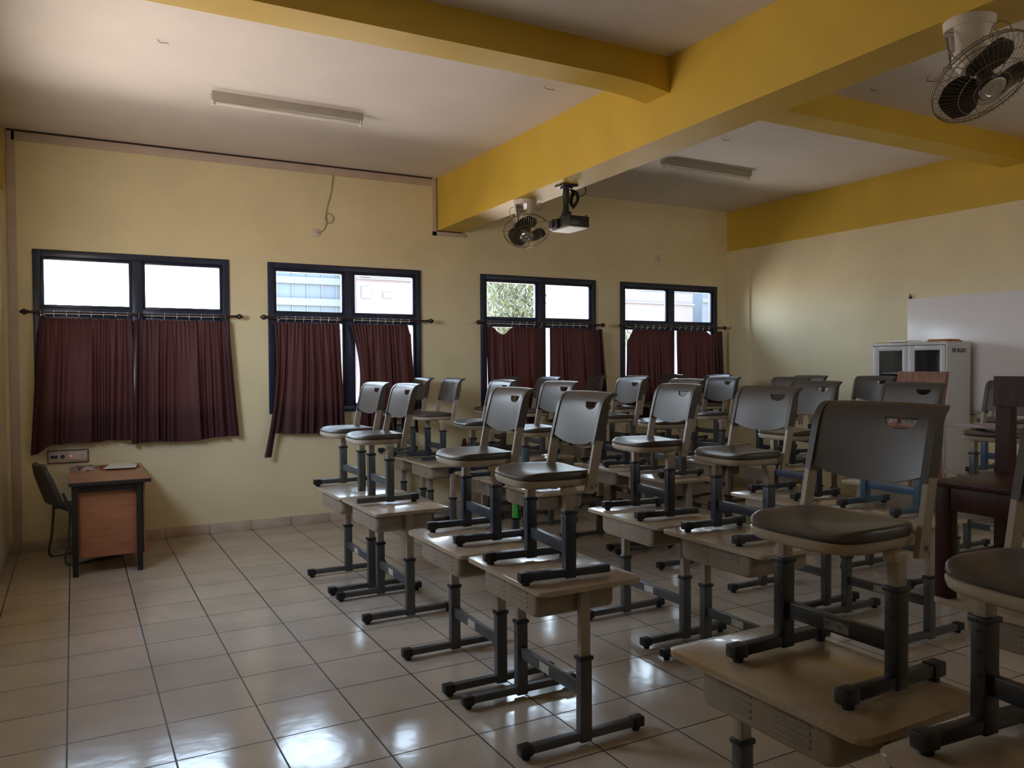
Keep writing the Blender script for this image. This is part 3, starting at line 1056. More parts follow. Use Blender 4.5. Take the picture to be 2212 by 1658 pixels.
# legs that have lost their foot bar reach down to the desktop themselves
for k, s in (('E', -1), ('F', 1)):
    for o in [q for q in bpy.data.objects if q.parent == chair_objs[k] and q.name.startswith('leg')]:
        ys_ = [v.co.y for v in o.data.vertices]
        if (sum(ys_) > 0) == (s > 0):
            bm = nb()
            bm.from_mesh(o.data)
            for v in bm.verts:
                if v.co.z < 0.03:
                    v.co.z -= 0.012
            me = bpy.data.meshes.new('leg')
            me.materials.append(m_grey)
            bm.to_mesh(me)
            bm.free()
            o.data = me
def kill(o):
    for c in [q for q in bpy.data.objects if q.parent == o]:
        kill(c)
    bpy.data.objects.remove(o)
kill(protoC)

# ------------------------------------------------------------------ wooden chairs on desks
m_wood2 = mat('paler_red_wood', (0.27, 0.115, 0.08), 0.35, col2=(0.17, 0.065, 0.04), vscale=6, stretch=(6, 6, 1), coat=0.2)
def wooden_chair(name, label, loc, rz, W, D, hseat, hback, lean, leg=0.055, top_h=0.125, apron=0.10, m_wood=None):
    t = thing(name, label, 'chair', loc, rz, 'wooden chairs standing on the desks')
    h = W / 2
    for s in (-1, 1):
        bm = nb()
        box(bm, 0, leg, s * h - leg / 2, s * h + leg / 2, 0, hseat - 0.02, 0.004)
        obj('leg', bm, m_wood, t)
        bm = nb()
        a = leg * 0.5
        slab8(bm, [(D - leg, s * h - a, 0), (D, s * h - a, 0), (D, s * h + a, 0), (D - leg, s * h + a, 0), (D - leg, s * h - a, hseat), (D, s * h - a, hseat), (D, s * h + a, hseat), (D - leg, s * h + a, hseat)])
        slab8(bm, [(D - leg, s * h - a, hseat), (D, s * h - a, hseat), (D, s * h + a, hseat), (D - leg, s * h + a, hseat), (D - leg + lean, s * h - a, hback - 0.01), (D + lean - 0.012, s * h - a, hback - 0.01), (D + lean - 0.012, s * h + a, hback - 0.01), (D - leg + lean, s * h + a, hback - 0.01)])
        obj('back_post', bm, m_wood, t)
    bm = nb()
    box(bm, -0.015, D - leg + 0.005, -h - leg / 2 - 0.004, h + leg / 2 + 0.004, hseat - 0.022, hseat, 0.005)
    obj('seat', bm, m_wood, t)
    bm = nb()
    box(bm, 0.006, 0.028, -h, h, hseat - 0.022 - apron, hseat - 0.022, 0.002)
    box(bm, D - leg + 0.01, D - 0.012, -h, h, hseat - 0.022 - apron, hseat - 0.022, 0.002)
    for s in (-1, 1):
        box(bm, leg * 0.6, D - leg * 0.6, s * h - 0.012, s * h + 0.012, hseat - 0.022 - apron, hseat - 0.022, 0.002)
    obj('apron', bm, m_wood, t)
    bm = nb()
    zt = hback
    f = lambda z: D - leg + lean * (z - hseat) / (hback - 0.01 - hseat)
    slab8(bm, [(f(zt - top_h) - 0.012, -h - leg / 2 - 0.006, zt - top_h), (f(zt - top_h) + leg * 0.55, -h - leg / 2 - 0.006, zt - top_h), (f(zt - top_h) + leg * 0.55, h + leg / 2 + 0.006, zt - top_h), (f(zt - top_h) - 0.012, h + leg / 2 + 0.006, zt - top_h),
               (f(zt) - 0.012, -h - leg / 2 - 0.006, zt), (f(zt) + leg * 0.55, -h - leg / 2 - 0.006, zt), (f(zt) + leg * 0.55, h + leg / 2 + 0.006, zt), (f(zt) - 0.012, h + leg / 2 + 0.006, zt)])
    obj('top_rail', bm, m_wood, t)
    for s in (-1, 1):
        bm = nb()
        box(bm, leg, D - leg, s * h - 0.012, s * h + 0.012, 0.13, 0.165, 0.003)
        obj('stretcher', bm, m_wood, t)
    return t
wooden_chair('wooden_chair', 'red-brown wooden chair in front of the grey cabinet, pale top rail showing', (5.985, 0.445, DZ), 0.0, 0.35, 0.335, 0.45, 0.862, 0.10, 0.05, m_wood=m_wood2)
wooden_chair('wooden_chair', 'dark wooden chair at the picture edge behind the nearest grey chairs', (3.452, -1.87, DZ), 0.0, 0.505, 0.46, 0.467, 0.872, 0.012, 0.058, 0.125, 0.095, m_wood=m_wood)

# plank over a chair seat
bm = nb()
box(bm, 0, 0.115, -0.86, 0.0, 0, 0.022, 0.002)
pl = obj('plank', bm, mat('pinkish_board', (0.36, 0.28, 0.28), 0.45, var=0.1, vscale=5), None)
pl.location = (5.935, -0.03, DZ + 0.4745)
tag(pl, 'thin pinkish plank lying across a chair seat near the cabinet', 'plank')

# green item under a desk, broom by the wall
bm = nb(); box(bm, -0.008, 0.008, -0.035, 0.035, 0, 0.13, 0.004)
gr = obj('plastic_folder', bm, m_green, None)
gr.location = (3.52, 1.98, 0.425)
tag(gr, 'bright green plastic folder hanging below a second row desk tray', 'folder')

br = thing('broom', 'small brown broom head propped against the window wall between the desks', 'broom', (4.345, 4.655, 0))
bm = nb(); cyl(bm, (0.0, 0.03, 0.0), (0.0, 0.045, 0.56), 0.011, seg=10)
obj('handle', bm, m_rod, br)
bm = nb()
A = []
for k in range(9):
    s = k / 8
    w = 0.055 * (1 - s) ** 0.7 + 0.012
    z = 0.54 + 0.27 * s
    cx = 0.012 * s
    A.append([bm.verts.new((cx + w * ca, 0.048 + 0.022 * sa * (1 - 0.5 * s), z)) for ca, sa in [(math.cos(2 * PI * q / 12), math.sin(2 * PI * q / 12)) for q in range(12)]])
for a, b in zip(A, A[1:]):
    for q in range(12):
        bm.faces.new((a[q], a[(q + 1) % 12], b[(q + 1) % 12], b[q]))
bm.faces.new(A[0][::-1]); bm.faces.new(A[-1])
obj('bristles', bm, m_broom, br)

# ------------------------------------------------------------------ teacher's desk, chair and things on it
td = thing('teacher_desk', 'brown laminate teacher desk with black frame below the first window', 'desk', (0, 0, 0))
TX0, TX1, TY0, TY1 = 0.405, 0.985, 3.50, 4.69
bm = nb(); prism(bm, rrect(TX0, TX1, TY0, TY1, 0.012, 3), 0.722, 0.746)
obj('desktop', bm, m_desk, td)
bm = nb()
box(bm, TX0 - 0.003, TX1 + 0.003, TY0 - 0.004, TY0 + 0.001, 0.716, 0.744, 0.001)
box(bm, TX1 - 0.001, TX1 + 0.004, TY0, TY1, 0.716, 0.744, 0.001)
obj('edging', bm, m_darkedge, td)
bm = nb()
box(bm, 0.445, 0.905, 3.535, 3.57, 0.662, 0.722, 0.002)
obj('frame_rail', bm, m_black, td)
bm = nb(); box(bm, 0.445, 0.905, 4.62, 4.655, 0.662, 0.722, 0.002)
obj('frame_rail', bm, m_black, td)
for lx in (0.442, 0.902):
    for ly in (3.553, 4.637):
        bm = nb(); box(bm, lx - 0.021, lx + 0.021, ly - 0.021, ly + 0.021, 0, 0.722, 0.003)
        obj('leg', bm, m_black, td)
bm = nb(); box(bm, 0.43, 0.935, 3.578, 3.596, 0.135, 0.722, 0.001)
obj('side_panel', bm, m_desk, td)
bm = nb(); box(bm, 0.93, 0.948, 3.56, 4.66, 0.135, 0.722, 0.001)
obj('modesty_panel', bm, m_desk, td)
bm = nb(); box(bm, 0.43, 0.93, 3.60, 3.9, 0.14, 0.155); box(bm, 0.43, 0.445, 3.60, 3.9, 0.155, 0.72)
obj('drawer_unit', bm, m_desk, td)

oc = thing('visitor_chair', 'grey upholstered chair with thin metal legs behind the teacher desk', 'chair', (0.30, 4.20, 0), 0.3)
bm = nb()
NB = 14
prev = None
outer = []
for j in range(NB + 1):
    v = j / NB
    row = []
    for k in range(13):
        u = -1 + 2 * k / 12
        hw = 0.205 * (1 - 0.16 * v ** 3) * (math.sqrt(max(0, 1 - max(0, (v - 0.72) / 0.28) ** 2.6 * 0.72)))
        z = 0.505 + 0.335 * v
        x = -0.005 + 0.02 * (1 - u * u) * -1 - 0.105 * v + 0.012
        row.append(bm.verts.new((x, u * hw, z - 0.03 * u * u * v)))
    outer.append(row)
for a, b in zip(outer, outer[1:]):
    for k in range(12):
        bm.faces.new((a[k], a[k + 1], b[k + 1], b[k]))
bmesh.ops.recalc_face_normals(bm, faces=bm.faces)
bmesh.ops.solidify(bm, geom=bm.faces[:], thickness=0.035)
obj('backrest', bm, m_greyup, oc, angle=60)
bm = nb(); box(bm, 0.05, 0.46, -0.21, 0.21, 0.43, 0.475, 0.02, 3)
obj('seat', bm, m_greyup, oc)
for s in (-1, 1):
    bm = nb()
    tube(bm, smooth_path([(0.0, s * 0.19, 0.60), (0.035, s * 0.2, 0.5), (0.045, s * 0.21, 0.42), (0.03, s * 0.215, 0.2), (0.02, s * 0.22, 0.0115), (0.25, s * 0.22, 0.0115), (0.45, s * 0.22, 0.0115)], 5), 0.0115, 8)
    tube(bm, [(0.43, s * 0.22, 0.01), (0.40, s * 0.215, 0.425), (0.05, s * 0.21, 0.425)], 0.0115, 8)
    obj('leg', bm, m_grey, oc)

zt = 0.746
def sheet(name, poly, z, m, label, cat, th=0.0012, tilt=0.0):
    bm = nb()
    prism(bm, poly, 0, th)
    o = obj(name, bm, m, None, flat=True)
    o.location = (0, 0, z)
    return tag(o, label, cat)
bm = nb()
pts = [(0.66, 4.22), (0.92, 4.20), (0.95, 4.50), (0.74, 4.57)]
A = [bm.verts.new((x, y, 0.004 + (0.010 if i == 3 else 0))) for i, (x, y) in enumerate(pts)]
Bv = [bm.verts.new((v.co.x, v.co.y, v.co.z + 0.0015)) for v in A]
bm.faces.new(A[::-1]); bm.faces.new(Bv)
for i in range(4):
    bm.faces.new((A[i], A[(i + 1) % 4], Bv[(i + 1) % 4], Bv[i]))
o = obj('paper_sheet', bm, m_paper, None, flat=True); o.location = (0, 0, zt + 0.009)
tag(o, 'white paper sheet lying on the teacher desk', 'paper')
def crumple(name, cx, cy, rx, ry, h, m, seedv, label, cat):
    rnd = random.Random(seedv)
    bm = nb()
    NX, NY = 14, 14
    g = []
    for j in range(NY + 1):
        r = []
        for k in range(NX + 1):
            u, v = -1 + 2 * k / NX, -1 + 2 * j / NY
            z = h * max(0, 1 - abs(u) ** 4) * max(0, 1 - abs(v) ** 4) * (0.55 + 0.45 * rnd.random())
            r.append(bm.verts.new((u * rx + rnd.uniform(-.006, .006), v * ry + rnd.uniform(-.006, .006), z)))
        g.append(r)
    for j in range(NY):
        for k in range(NX):
            bm.faces.new((g[j][k], g[j][k + 1], g[j + 1][k + 1], g[j + 1][k]))
    bot = [bm.verts.new((x, y, -0.0005)) for x, y in ((-rx, -ry), (rx, -ry), (rx, ry), (-rx, ry))]
    o = obj(name, bm, m, None, angle=80)
    o.location = (cx, cy, zt + 0.001)
    return tag(o, label, cat)
crumple('cloth_bag', 0.515, 4.42, 0.105, 0.15, 0.035, m_bag, 3, 'black and white patterned cloth bag on the teacher desk', 'bag')
crumple('folded_cloth', 0.80, 4.46, 0.165, 0.19, 0.008, m_redcloth, 5, 'red-brown patterned cloth under the paper on the teacher desk', 'cloth')

# ------------------------------------------------------------------ wall socket panel over the desk
sp = thing('socket_panel', 'framed wall socket panel with red light under the first curtain', 'socket', (0.24, Y1, 0.785))
bm = nb(); box(bm, 0, 0.315, -0.016, 0.0, 0, 0.105, 0.003)
obj('back_plate', bm, m_trim, sp)
bm = nb()
box(bm, -0.006, 0.321, -0.02, -0.001, 0.105, 0.111); box(bm, -0.006, 0.321, -0.02, -0.001, -0.006, 0.0)
box(bm, -0.006, 0.0, -0.02, -0.001, 0, 0.105); box(bm, 0.315, 0.321, -0.02, -0.001, 0, 0.105)
obj('frame', bm, m_rust, sp)
for a in (0.018, 0.047):
    bm = nb(); box(bm, a, a + 0.026, -0.022, -0.015, 0.038, 0.066, 0.002)
    obj('data_jack', bm, m_bluesock, sp)
bm = nb(); cyl(bm, (0.112, -0.015, 0.052), (0.112, -0.034, 0.052), 0.018, 0.016, 14)
obj('plug', bm, m_tealplug, sp)
bm = nb(); box(bm, 0.155, 0.302, -0.028, -0.015, 0.018, 0.092, 0.006)
ps = obj('power_socket', bm, m_white, sp)
bm = nb(); cyl(bm, (0.262, -0.0275, 0.055), (0.262, -0.0295, 0.055), 0.021, seg=18)
obj('outlet', bm, m_trim, ps)
bm = nb(); cyl(bm, (0.180, -0.0275, 0.055), (0.180, -0.030, 0.055), 0.0055, seg=10)
obj('indicator', bm, m_red, ps)

# socket high on the wall with its cord, and a lone plate further along
hs = thing('wall_outlet', 'small white outlet high on the window wall with a looped cord', 'socket', (2.692, Y1, 3.03))
bm = nb(); box(bm, -0.04, 0.04, -0.012, 0, -0.04, 0.04, 0.006)
obj('plate', bm, m_white, hs)
bm = nb(); box(bm, -0.012, 0.016, -0.022, -0.011, -0.012, 0.018, 0.004)
obj('plug', bm, m_trim, hs)
bm = nb()
loop = [(0.02, -0.012, -0.0), (0.07, -0.010, 0.03), (0.10, -0.010, 0.09), (0.105, -0.010, 0.16)]
for q in range(15):
    a = PI + 2 * PI * q / 14
    loop.append((0.135 + 0.042 * math.cos(a) * -1 * -1, -0.010 - 0.006 * (q / 14), 0.16 + 0.05 * math.sin(a) * -1))
loop += [(0.115, -0.012, 0.28), (0.155, -0.012, 0.42), (0.175, -0.012, 0.55), (0.182, -0.012, 0.628)]
tube(bm, smooth_path(loop, 4), 0.0045, 6)
obj('cord', bm, m_cord, hs)
bm = nb(); box(bm, -0.032, 0.032, -0.014, 0, -0.04, 0.04, 0.006); box(bm, -0.016, 0.016, -0.018, -0.012, -0.02, 0.02, 0.003)
o = obj('wall_outlet', bm, m_white, None); o.location = (7.18, Y1, 3.035)
tag(o, 'lone small outlet plate on the wall above the last window', 'socket')

# ------------------------------------------------------------------ tube lights
def tube_light(label, x0, x1, y):
    t = thing('tube_light', label, 'lamp', (x0, y, H), 0, 'unlit tube lights on the ceiling')
    L = x1 - x0
    bm = nb()
    prof = [(-0.045, 0.0), (-0.045, -0.012), (-0.032, -0.055), (0.032, -0.055), (0.045, -0.012), (0.045, 0.0)]
    A = [bm.verts.new((0, py, pz)) for py, pz in prof]
    Bv = [bm.verts.new((L, py, pz)) for py, pz in prof]
    for i in range(6):
        bm.faces.new((A[i], A[(i + 1) % 6], Bv[(i + 1) % 6], Bv[i]))
    bm.faces.new(A[::-1]); bm.faces.new(Bv)
    obj('housing', bm, m_house, t, angle=20)
    for xx in (0.0, L - 0.02):
        bm = nb(); box(bm, xx, xx + 0.02, -0.02, 0.02, -0.098, -0.054, 0.004)
        obj('lamp_holder', bm, m_white, t)
    bm = nb(); cyl(bm, (0.02, 0, -0.078), (L - 0.02, 0, -0.078), 0.0145, seg=14)
    obj('tube', bm, m_tube, t)
    return t
tube_light('unlit tube light on the ceiling between window wall and main beam', 1.41, 2.60, 2.94)
tube_light('unlit tube light on the ceiling beyond the projector', 5.77, 6.97, 2.90)

def ceil_at(px, py):
    d = r2 * ((px - 1106) / F_PX) + u2 * ((829 - py) / F_PX) + fwd
    k = (H - CAM_POS[2]) / d.z
    return CAM_POS[0] + d.x * k, CAM_POS[1] + d.y * k
for (px_, py_, dx_, lab) in ((1187, 188, 0.10, 'short bent wire in the ceiling before the main beam'), (1568, 299, 0.11, 'short bent wire in the ceiling beyond the second tube light'),
                             (1890, 191, 0.08, 'short bent wire in the ceiling beside the nearest fan'), (352, 87, 0.07, 'short bent wire in the ceiling near the front tube light')):
    cx_, cy_ = ceil_at(px_, py_)
    bm = nb()
    tube(bm, smooth_path([(-dx_ / 2, 0, 0.003), (-dx_ / 4, 0.01, -0.012), (0.0, 0.0, -0.016), (dx_ / 3, 0.01, -0.010), (dx_ / 2, 0.005, -0.014)], 5), 0.0022, 5)
    o = obj('ceiling_wire', bm, m_rust, None)
    o.location = (cx_, cy_, H)
    tag(o, lab, 'wire')

# ------------------------------------------------------------------ fans
def fan(label, x, y, axis, spin, cageR=0.215, shell_rot=0.0, drop=0.30):
    zt = zb(y)
    t = thing('orbit_fan', label, 'fan', (x, y, zt), 0, 'orbit fans under the main beam')
    bm = nb()
    lathe(bm, [(0.0, 0.0), (0.112, 0.0), (0.108, -0.045), (0.0, -0.05)], seg=28)
    # two cheeks that carry the motor
    for a in (0, PI):
        lathe(bm, [(0.104, -0.03), (0.084, -0.20), (0.078, -0.198), (0.096, -0.03)], seg=10, a0=a + shell_rot - 0.95, a1=a + shell_rot + 0.95)
    obj('mount', bm, m_white, t)
    ax = Vector(axis).normalized()
    c0 = Vector((0, 0, -0.19))
    bm = nb()
    lathe(bm, [(0.0, -0.075), (0.045, -0.07), (0.062, -0.04), (0.064, 0.045), (0.05, 0.06), (0.02, 0.065), (0.0, 0.065)], c0, ax, 22)
    for k in range(6):
        lathe(bm, [(0.0655, -0.03 + 0.012 * k), (0.0655, -0.025 + 0.012 * k)], c0, ax, 22)
    obj('motor', bm, m_white, t)
    c = c0 + ax * 0.135
    u, v = frame_to(ax)
    def P(r, a, h):
        return c + ax * h + (u * math.cos(a) + v * math.sin(a)) * r
    cg = nb()
    R = cageR
    for r, h, th in ((R, 0.0, 0.0035), (R * 0.99, -0.016, 0.0025), (R * 0.62, 0.062, 0.002), (R * 0.35, 0.072, 0.002), (R * 0.55, -0.062, 0.002), (R * 0.30, -0.066, 0.002)):
        tube(cg, [P(r, 2 * PI * k / 40, h) for k in range(40)], th, 5, True)
    NW = 56
    for k in range(NW):
        a = 2 * PI * k / NW
        tube(cg, [P(R, a, 0.0), P(R * 0.9, a, 0.034), P(R * 0.62, a, 0.060), P(R * 0.28, a, 0.074)], 0.0011, 3)
        if k % 4 == 0:
            tube(cg, [P(R, a, -0.008), P(R * 0.92, a, -0.045), P(R * 0.55, a, -0.062), P(R * 0.28, a, -0.066)], 0.0013, 4)
    for k in range(4):
        a = 2 * PI * k / 4 + 0.4
        tube(cg, smooth_path([P(R * 0.99, a - 0.2, -0.01), P(R * 1.04, a - 0.16, -0.06), P(R * 0.97, a, -0.075), P(R * 0.72, a + 0.05, -0.063)], 4), 0.0022, 5)
    obj('cage', cg, m_wire, t)
    bm = nb()
    for k in range(3):
        a0 = spin + 2 * PI * k / 3
        NA, NR = 12, 8
        g = []
        for i in range(NR + 1):
            s = i / NR
            r = 0.035 + (R * 0.86 - 0.035) * s
            half = 0.5 + 0.48 * math.sin(PI * min(1, s * 0.9 + 0.1)) - 0.20 * max(0, (s - 0.85) / 0.15) ** 2
            row = []
            for j in range(NA + 1):
                q = -1 + 2 * j / NA
                row.append(bm.verts.new(P(r, a0 + q * half + 0.25 * s, 0.016 * q * (0.5 + 0.8 * s) + 0.005)))
            g.append(row)
        for i in range(NR):
            for j in range(NA):
                bm.faces.new((g[i][j], g[i][j + 1], g[i + 1][j + 1], g[i + 1][j]))
    bmesh.ops.solidify(bm, geom=bm.faces[:], thickness=0.002)
    lathe(bm, [(0.0, -0.06), (0.042, -0.055), (0.045, 0.03), (0.03, 0.04), (0.0, 0.042)], c, ax, 20)
    obj('blades', bm, m_blade, t, angle=60)
    bm = nb()
    lathe(bm, [(0.0, 0.070), (0.055, 0.070), (0.060, 0.074), (0.055, 0.080), (0.036, 0.081), (0.033, 0.078), (0.016, 0.078), (0.013, 0.083), (0.0, 0.083)], c, ax, 26)
    obj('hub_cap', bm, m_chrome, t)
    # supply cord looping beside the mount
    bm = nb()
    tube(bm, smooth_path([(0.06, -0.02, -0.03), (0.12, -0.04, -0.09), (0.15, -0.05, -0.05), (0.12, -0.04, -0.02), (0.10, -0.04, -0.08), (0.16, -0.02, -0.06), (0.168, 0.0, -0.002)], 6), 0.004, 6)
    obj('cord', bm, m_cord, t)
    bm = nb()
    tube(bm, smooth_path([(-0.03, 0.03, -0.06), (-0.13, 0.03, -0.07), (-0.15, 0.02, -0.14), (-0.09, 0.0, -0.2)], 6), 0.003, 6)
    obj('cord', bm, m_cord, t)
    return t
def cam_dir(r, u, f):
    return rgt * r + Vector((0, 0, 1)) * u + Vector((fwd.x, fwd.y, 0)).normalized() * f
fan('caged orbit fan hanging under the beam beside the projector', 4.19, 2.98, cam_dir(0.06, -0.80, -0.58), 0.5, 0.212, 0.6)
fan('caged orbit fan hanging under the beam, nearest the camera', 4.165, -1.275, cam_dir(0.20, -0.80, -0.57), 0.9, 0.238, 2.4)

# ------------------------------------------------------------------ projector
yp = 2.30
pj = thing('projector', 'black ceiling projector with white underside hanging under the beam', 'projector', (4.215, yp, zb(yp)), 0)
bm = nb(); box(bm, -0.075, 0.075, -0.075, 0.075, -0.014, 0.0, 0.003); box(bm, -0.04, 0.04, -0.04, 0.04, -0.03, -0.013, 0.003)
obj('ceiling_plate', bm, m_black, pj)
bm = nb(); cyl(bm, (0, 0, -0.02), (0, 0, -0.16), 0.024, seg=14); cyl(bm, (0, 0, -0.14), (0.0, 0, -0.27), 0.020, seg=14); box(bm, -0.03, 0.03, -0.03, 0.03, -0.285, -0.225, 0.004)
obj('pole', bm, m_black, pj)
PX0, PX1, PY0, PY1 = -0.075, 0.125, -0.165, 0.15
bm = nb(); box(bm, PX0, PX1, PY0, PY1, -0.375, -0.285, 0.008)
for (a, b) in ((PX0 + 0.02, PY0 + 0.02), (PX1 - 0.02, PY0 + 0.02), (PX0 + 0.02, PY1 - 0.02)):
    cyl(bm, (a, b, -0.288), (a, b, -0.272), 0.008, seg=8)
bd = obj('body', bm, m_black, pj)
bm = nb(); prism(bm, rrect(PX0 + 0.004, PX1 - 0.004, PY0 + 0.004, PY1 - 0.004, 0.02, 4), -0.383, -0.374)
obj('underside', bm, m_under, bd)
bm = nb(); box(bm, PX0 - 0.028, PX0 + 0.01, PY1 - 0.15, PY1 - 0.012, -0.372, -0.289, 0.01)
cyl(bm, (PX0 - 0.026, PY1 - 0.08, -0.33), (PX0 - 0.045, PY1 - 0.08, -0.33), 0.034, 0.032, 20)
obj('lens', bm, m_cap, bd)
bm = nb()
for k in range(4):
    o_ = 0.008 * k
    tube(bm, smooth_path([(0.02, 0.03, -0.02), (0.075 + o_, 0.0, -0.04), (0.09 + o_, -0.02, -0.10), (0.07 + o_, -0.02, -0.15), (0.035 + o_, -0.005, -0.17 - o_), (0.05 + o_, 0.02, -0.10), (0.075 + o_, 0.03, -0.045), (0.03, 0.04, -0.015)], 6), 0.005, 6)
tube(bm, smooth_path([(0.05, 0.04, -0.02), (0.11, 0.02, -0.075), (0.17, 0.0, -0.07), (0.20, 0.0, -0.03), (0.178, 0.0, 0.03), (0.176, 0.0, 0.12)], 6), 0.0045, 6)
tube(bm, smooth_path([(-0.03, 0.0, -0.03), (-0.036, 0.0, -0.1), (-0.03, 0.0, -0.17), (-0.06, -0.02, -0.26), (-0.09, -0.03, -0.29)], 6), 0.0045, 6)
tube(bm, smooth_path([(-0.025, -0.01, -0.17), (-0.045, -0.03, -0.26), (-0.06, -0.04, -0.29)], 6), 0.004, 6)
obj('cables', bm, m_blackcord, pj)

# ------------------------------------------------------------------ whiteboard
wb = thing('whiteboard', 'large plain whiteboard on the far side wall behind the cabinet', 'whiteboard', (X1 - 0.001, 2.01, 0))
bm = nb(); box(bm, -0.018, 0.0, -3.6, 0.0, 1.15, 2.335, 0.002)
obj('panel', bm, m_board, wb)
bm = nb()
box(bm, -0.022, 0.0, -3.6, 0.0, 1.135, 1.15); box(bm, -0.05, -0.018, -3.4, -0.2, 1.130, 1.142, 0.002)
obj('ledge', bm, m_alu, wb)
bm = nb(); box(bm, -0.02, 0.0, -0.04, -0.01, 2.333, 2.36, 0.004); cyl(bm, (-0.012, -0.025, 2.352), (-0.012, -0.025, 2.385), 0.010, 0.004, 8)
obj('hook', bm, m_rust, wb)

# ------------------------------------------------------------------ cabinet
cb = thing('steel_cabinet', 'grey steel cabinet with glazed doors in front of the whiteboard', 'cabinet', (8.0, 1.285, 0))
CW, CD, CH = 0.855, 0.382, 1.85
bm = nb()
th = 0.018
box(bm, 0.0, CD, 0.0, th, 0.0, CH, 0.002)
box(bm, 0.0, CD, CW - th, CW, 0.0, CH, 0.002)
box(bm, 0.0, CD, th, CW - th, CH - 0.03, CH, 0.002)
box(bm, 0.0, CD, th, CW - th, 0.0, 0.08, 0.002)
box(bm, CD - 0.01, CD, th, CW - th, 0.08, CH - 0.03)
box(bm, 0.02, CD - 0.01, CW / 2 - 0.008, CW / 2 + 0.008, 0.08, CH - 0.03)
obj('body', bm, m_cab, cb)
for z in (0.5, 0.95, 1.235, 1.525):
    bm = nb(); box(bm, 0.03, CD - 0.012, th, CW - th, z, z + 0.018)
    obj('shelf', bm, m_cab, cb)
for s, (y0, y1) in enumerate(((0.02, CW / 2 - 0.002), (CW / 2 + 0.002, CW - 0.02))):
    bm = nb()
    st = 0.066
    x0_, x1_ = -0.006, 0.016
    zt0, zt1, zl = 1.27, 1.768, 0.085
    box(bm, x0_, x1_, y0, y0 + st - 0.012, zl, CH - 0.035, 0.002)
    box(bm, x0_, x1_, y1 - st - 0.012, y1, zl, CH - 0.035, 0.002)
    box(bm, x0_, x1_, y0 + st - 0.012, y1 - st - 0.012, zt1, CH - 0.035, 0.002)
    box(bm, x0_, x1_, y0 + st - 0.012, y1 - st - 0.012, zl, zt0, 0.002)
    dr = obj('door', bm, m_cab, cb)
    bm = nb(); box(bm, 0.003, 0.006, y0 + st - 0.014, y1 - st - 0.010, zt0 - 0.004, zt1 + 0.004)
    obj('pane', bm, m_glass, dr, flat=True)
    bm = nb()
    yy = y1 - 0.03 if s == 0 else y0 + 0.03
    box(bm, -0.02, -0.006, yy - 0.008, yy + 0.008, 1.05, 1.17, 0.003)
    obj('handle', bm, m_chrome, dr)
def text(name, body_, size, loc, parent, depth=0.0006, m=m_ink):
    cu = bpy.data.curves.new(name, 'FONT')
    cu.body = body_
    cu.size = size
    cu.extrude = depth
    cu.resolution_u = 3
    tmp = bpy.data.objects.new(name, cu)
    COL.objects.link(tmp)
    dg = bpy.context.evaluated_depsgraph_get()
    dg.update()
    me = bpy.data.meshes.new_from_object(tmp.evaluated_get(dg))
    bpy.data.objects.remove(tmp)
    o = bpy.data.objects.new(name, me)
    me.materials.clear()
    me.materials.append(m)
    COL.objects.link(o)
    o.parent = parent
    o.location = loc
    return o
tx = text('lettering', 'SMK NEGERI 2', 0.046, (0.075, -0.0012, 1.742), cb, 0.001)
tx.rotation_euler = (PI / 2, 0, 0)
tx.scale = (0.80, 1.35, 1)
tx.data.name = 'lettering'

def flat_item(name, x, y, z, lx, ly, h, rz, m, label, cat):
    bm = nb(); box(bm, -lx / 2, lx / 2, -ly / 2, ly / 2, 0, h, 0.001, 1)
    o = obj(name, bm, m, None)
    o.location = (x, y, z)
    o.rotation_euler = (0, 0, rz)
    return tag(o, label, cat)
zc = CH
flat_item('envelope', 8.10, 2.02, zc + 0.0005, 0.19, 0.16, 0.008, 0.1, m_yellowp, 'yellow-edged envelope on the cabinet top, farthest from the orange folder', 'envelope')
flat_item('document', 8.16, 1.86, zc + 0.009, 0.22, 0.24, 0.014, -0.15, m_paper, 'crumpled white document stack on the cabinet top', 'document')
flat_item('magazine', 8.12, 1.62, zc + 0.0005, 0.21, 0.20, 0.010, 0.05, m_paper, 'pale magazine on the cabinet top beside the orange folder', 'magazine')
flat_item('folder', 8.17, 1.43, zc + 0.0005, 0.24, 0.215, 0.014, -0.12, m_manila, 'orange-brown folder on the cabinet top, nearest its lettered side', 'folder')
flat_item('folder', 8.18, 1.44, zc + 0.0150, 0.23, 0.20, 0.012, 0.1, m_manila, 'upper orange-brown folder lying on the other folder', 'folder')

# ------------------------------------------------------------------ outside the windows
m_fac = mat('blue_glass_facade', (0.030, 0.048, 0.066), 0.6, var=0.1, vscale=0.5)
m_band = mat('pale_facade_band', (0.060, 0.075, 0.082), 0.8)
m_pinkb = mat('pale_render', (0.078, 0.070, 0.074), 0.8, var=0.05, vscale=0.4)
m_darkw = mat('grey_window_glass', (0.060, 0.060, 0.066), 0.4)
m_blueb = mat('pale_blue_render', (0.046, 0.062, 0.078), 0.8, var=0.06, vscale=0.4)
m_leaf = mat('yellow_green_leaves', (0.062, 0.075, 0.030), 0.7, var=0.35, vscale=2.0)
m_bark = mat('bark', (0.03, 0.025, 0.02), 0.9)
m_pave = mat('pale_paving', (0.55, 0.50, 0.44), 0.8, var=0.1, vscale=1.0)

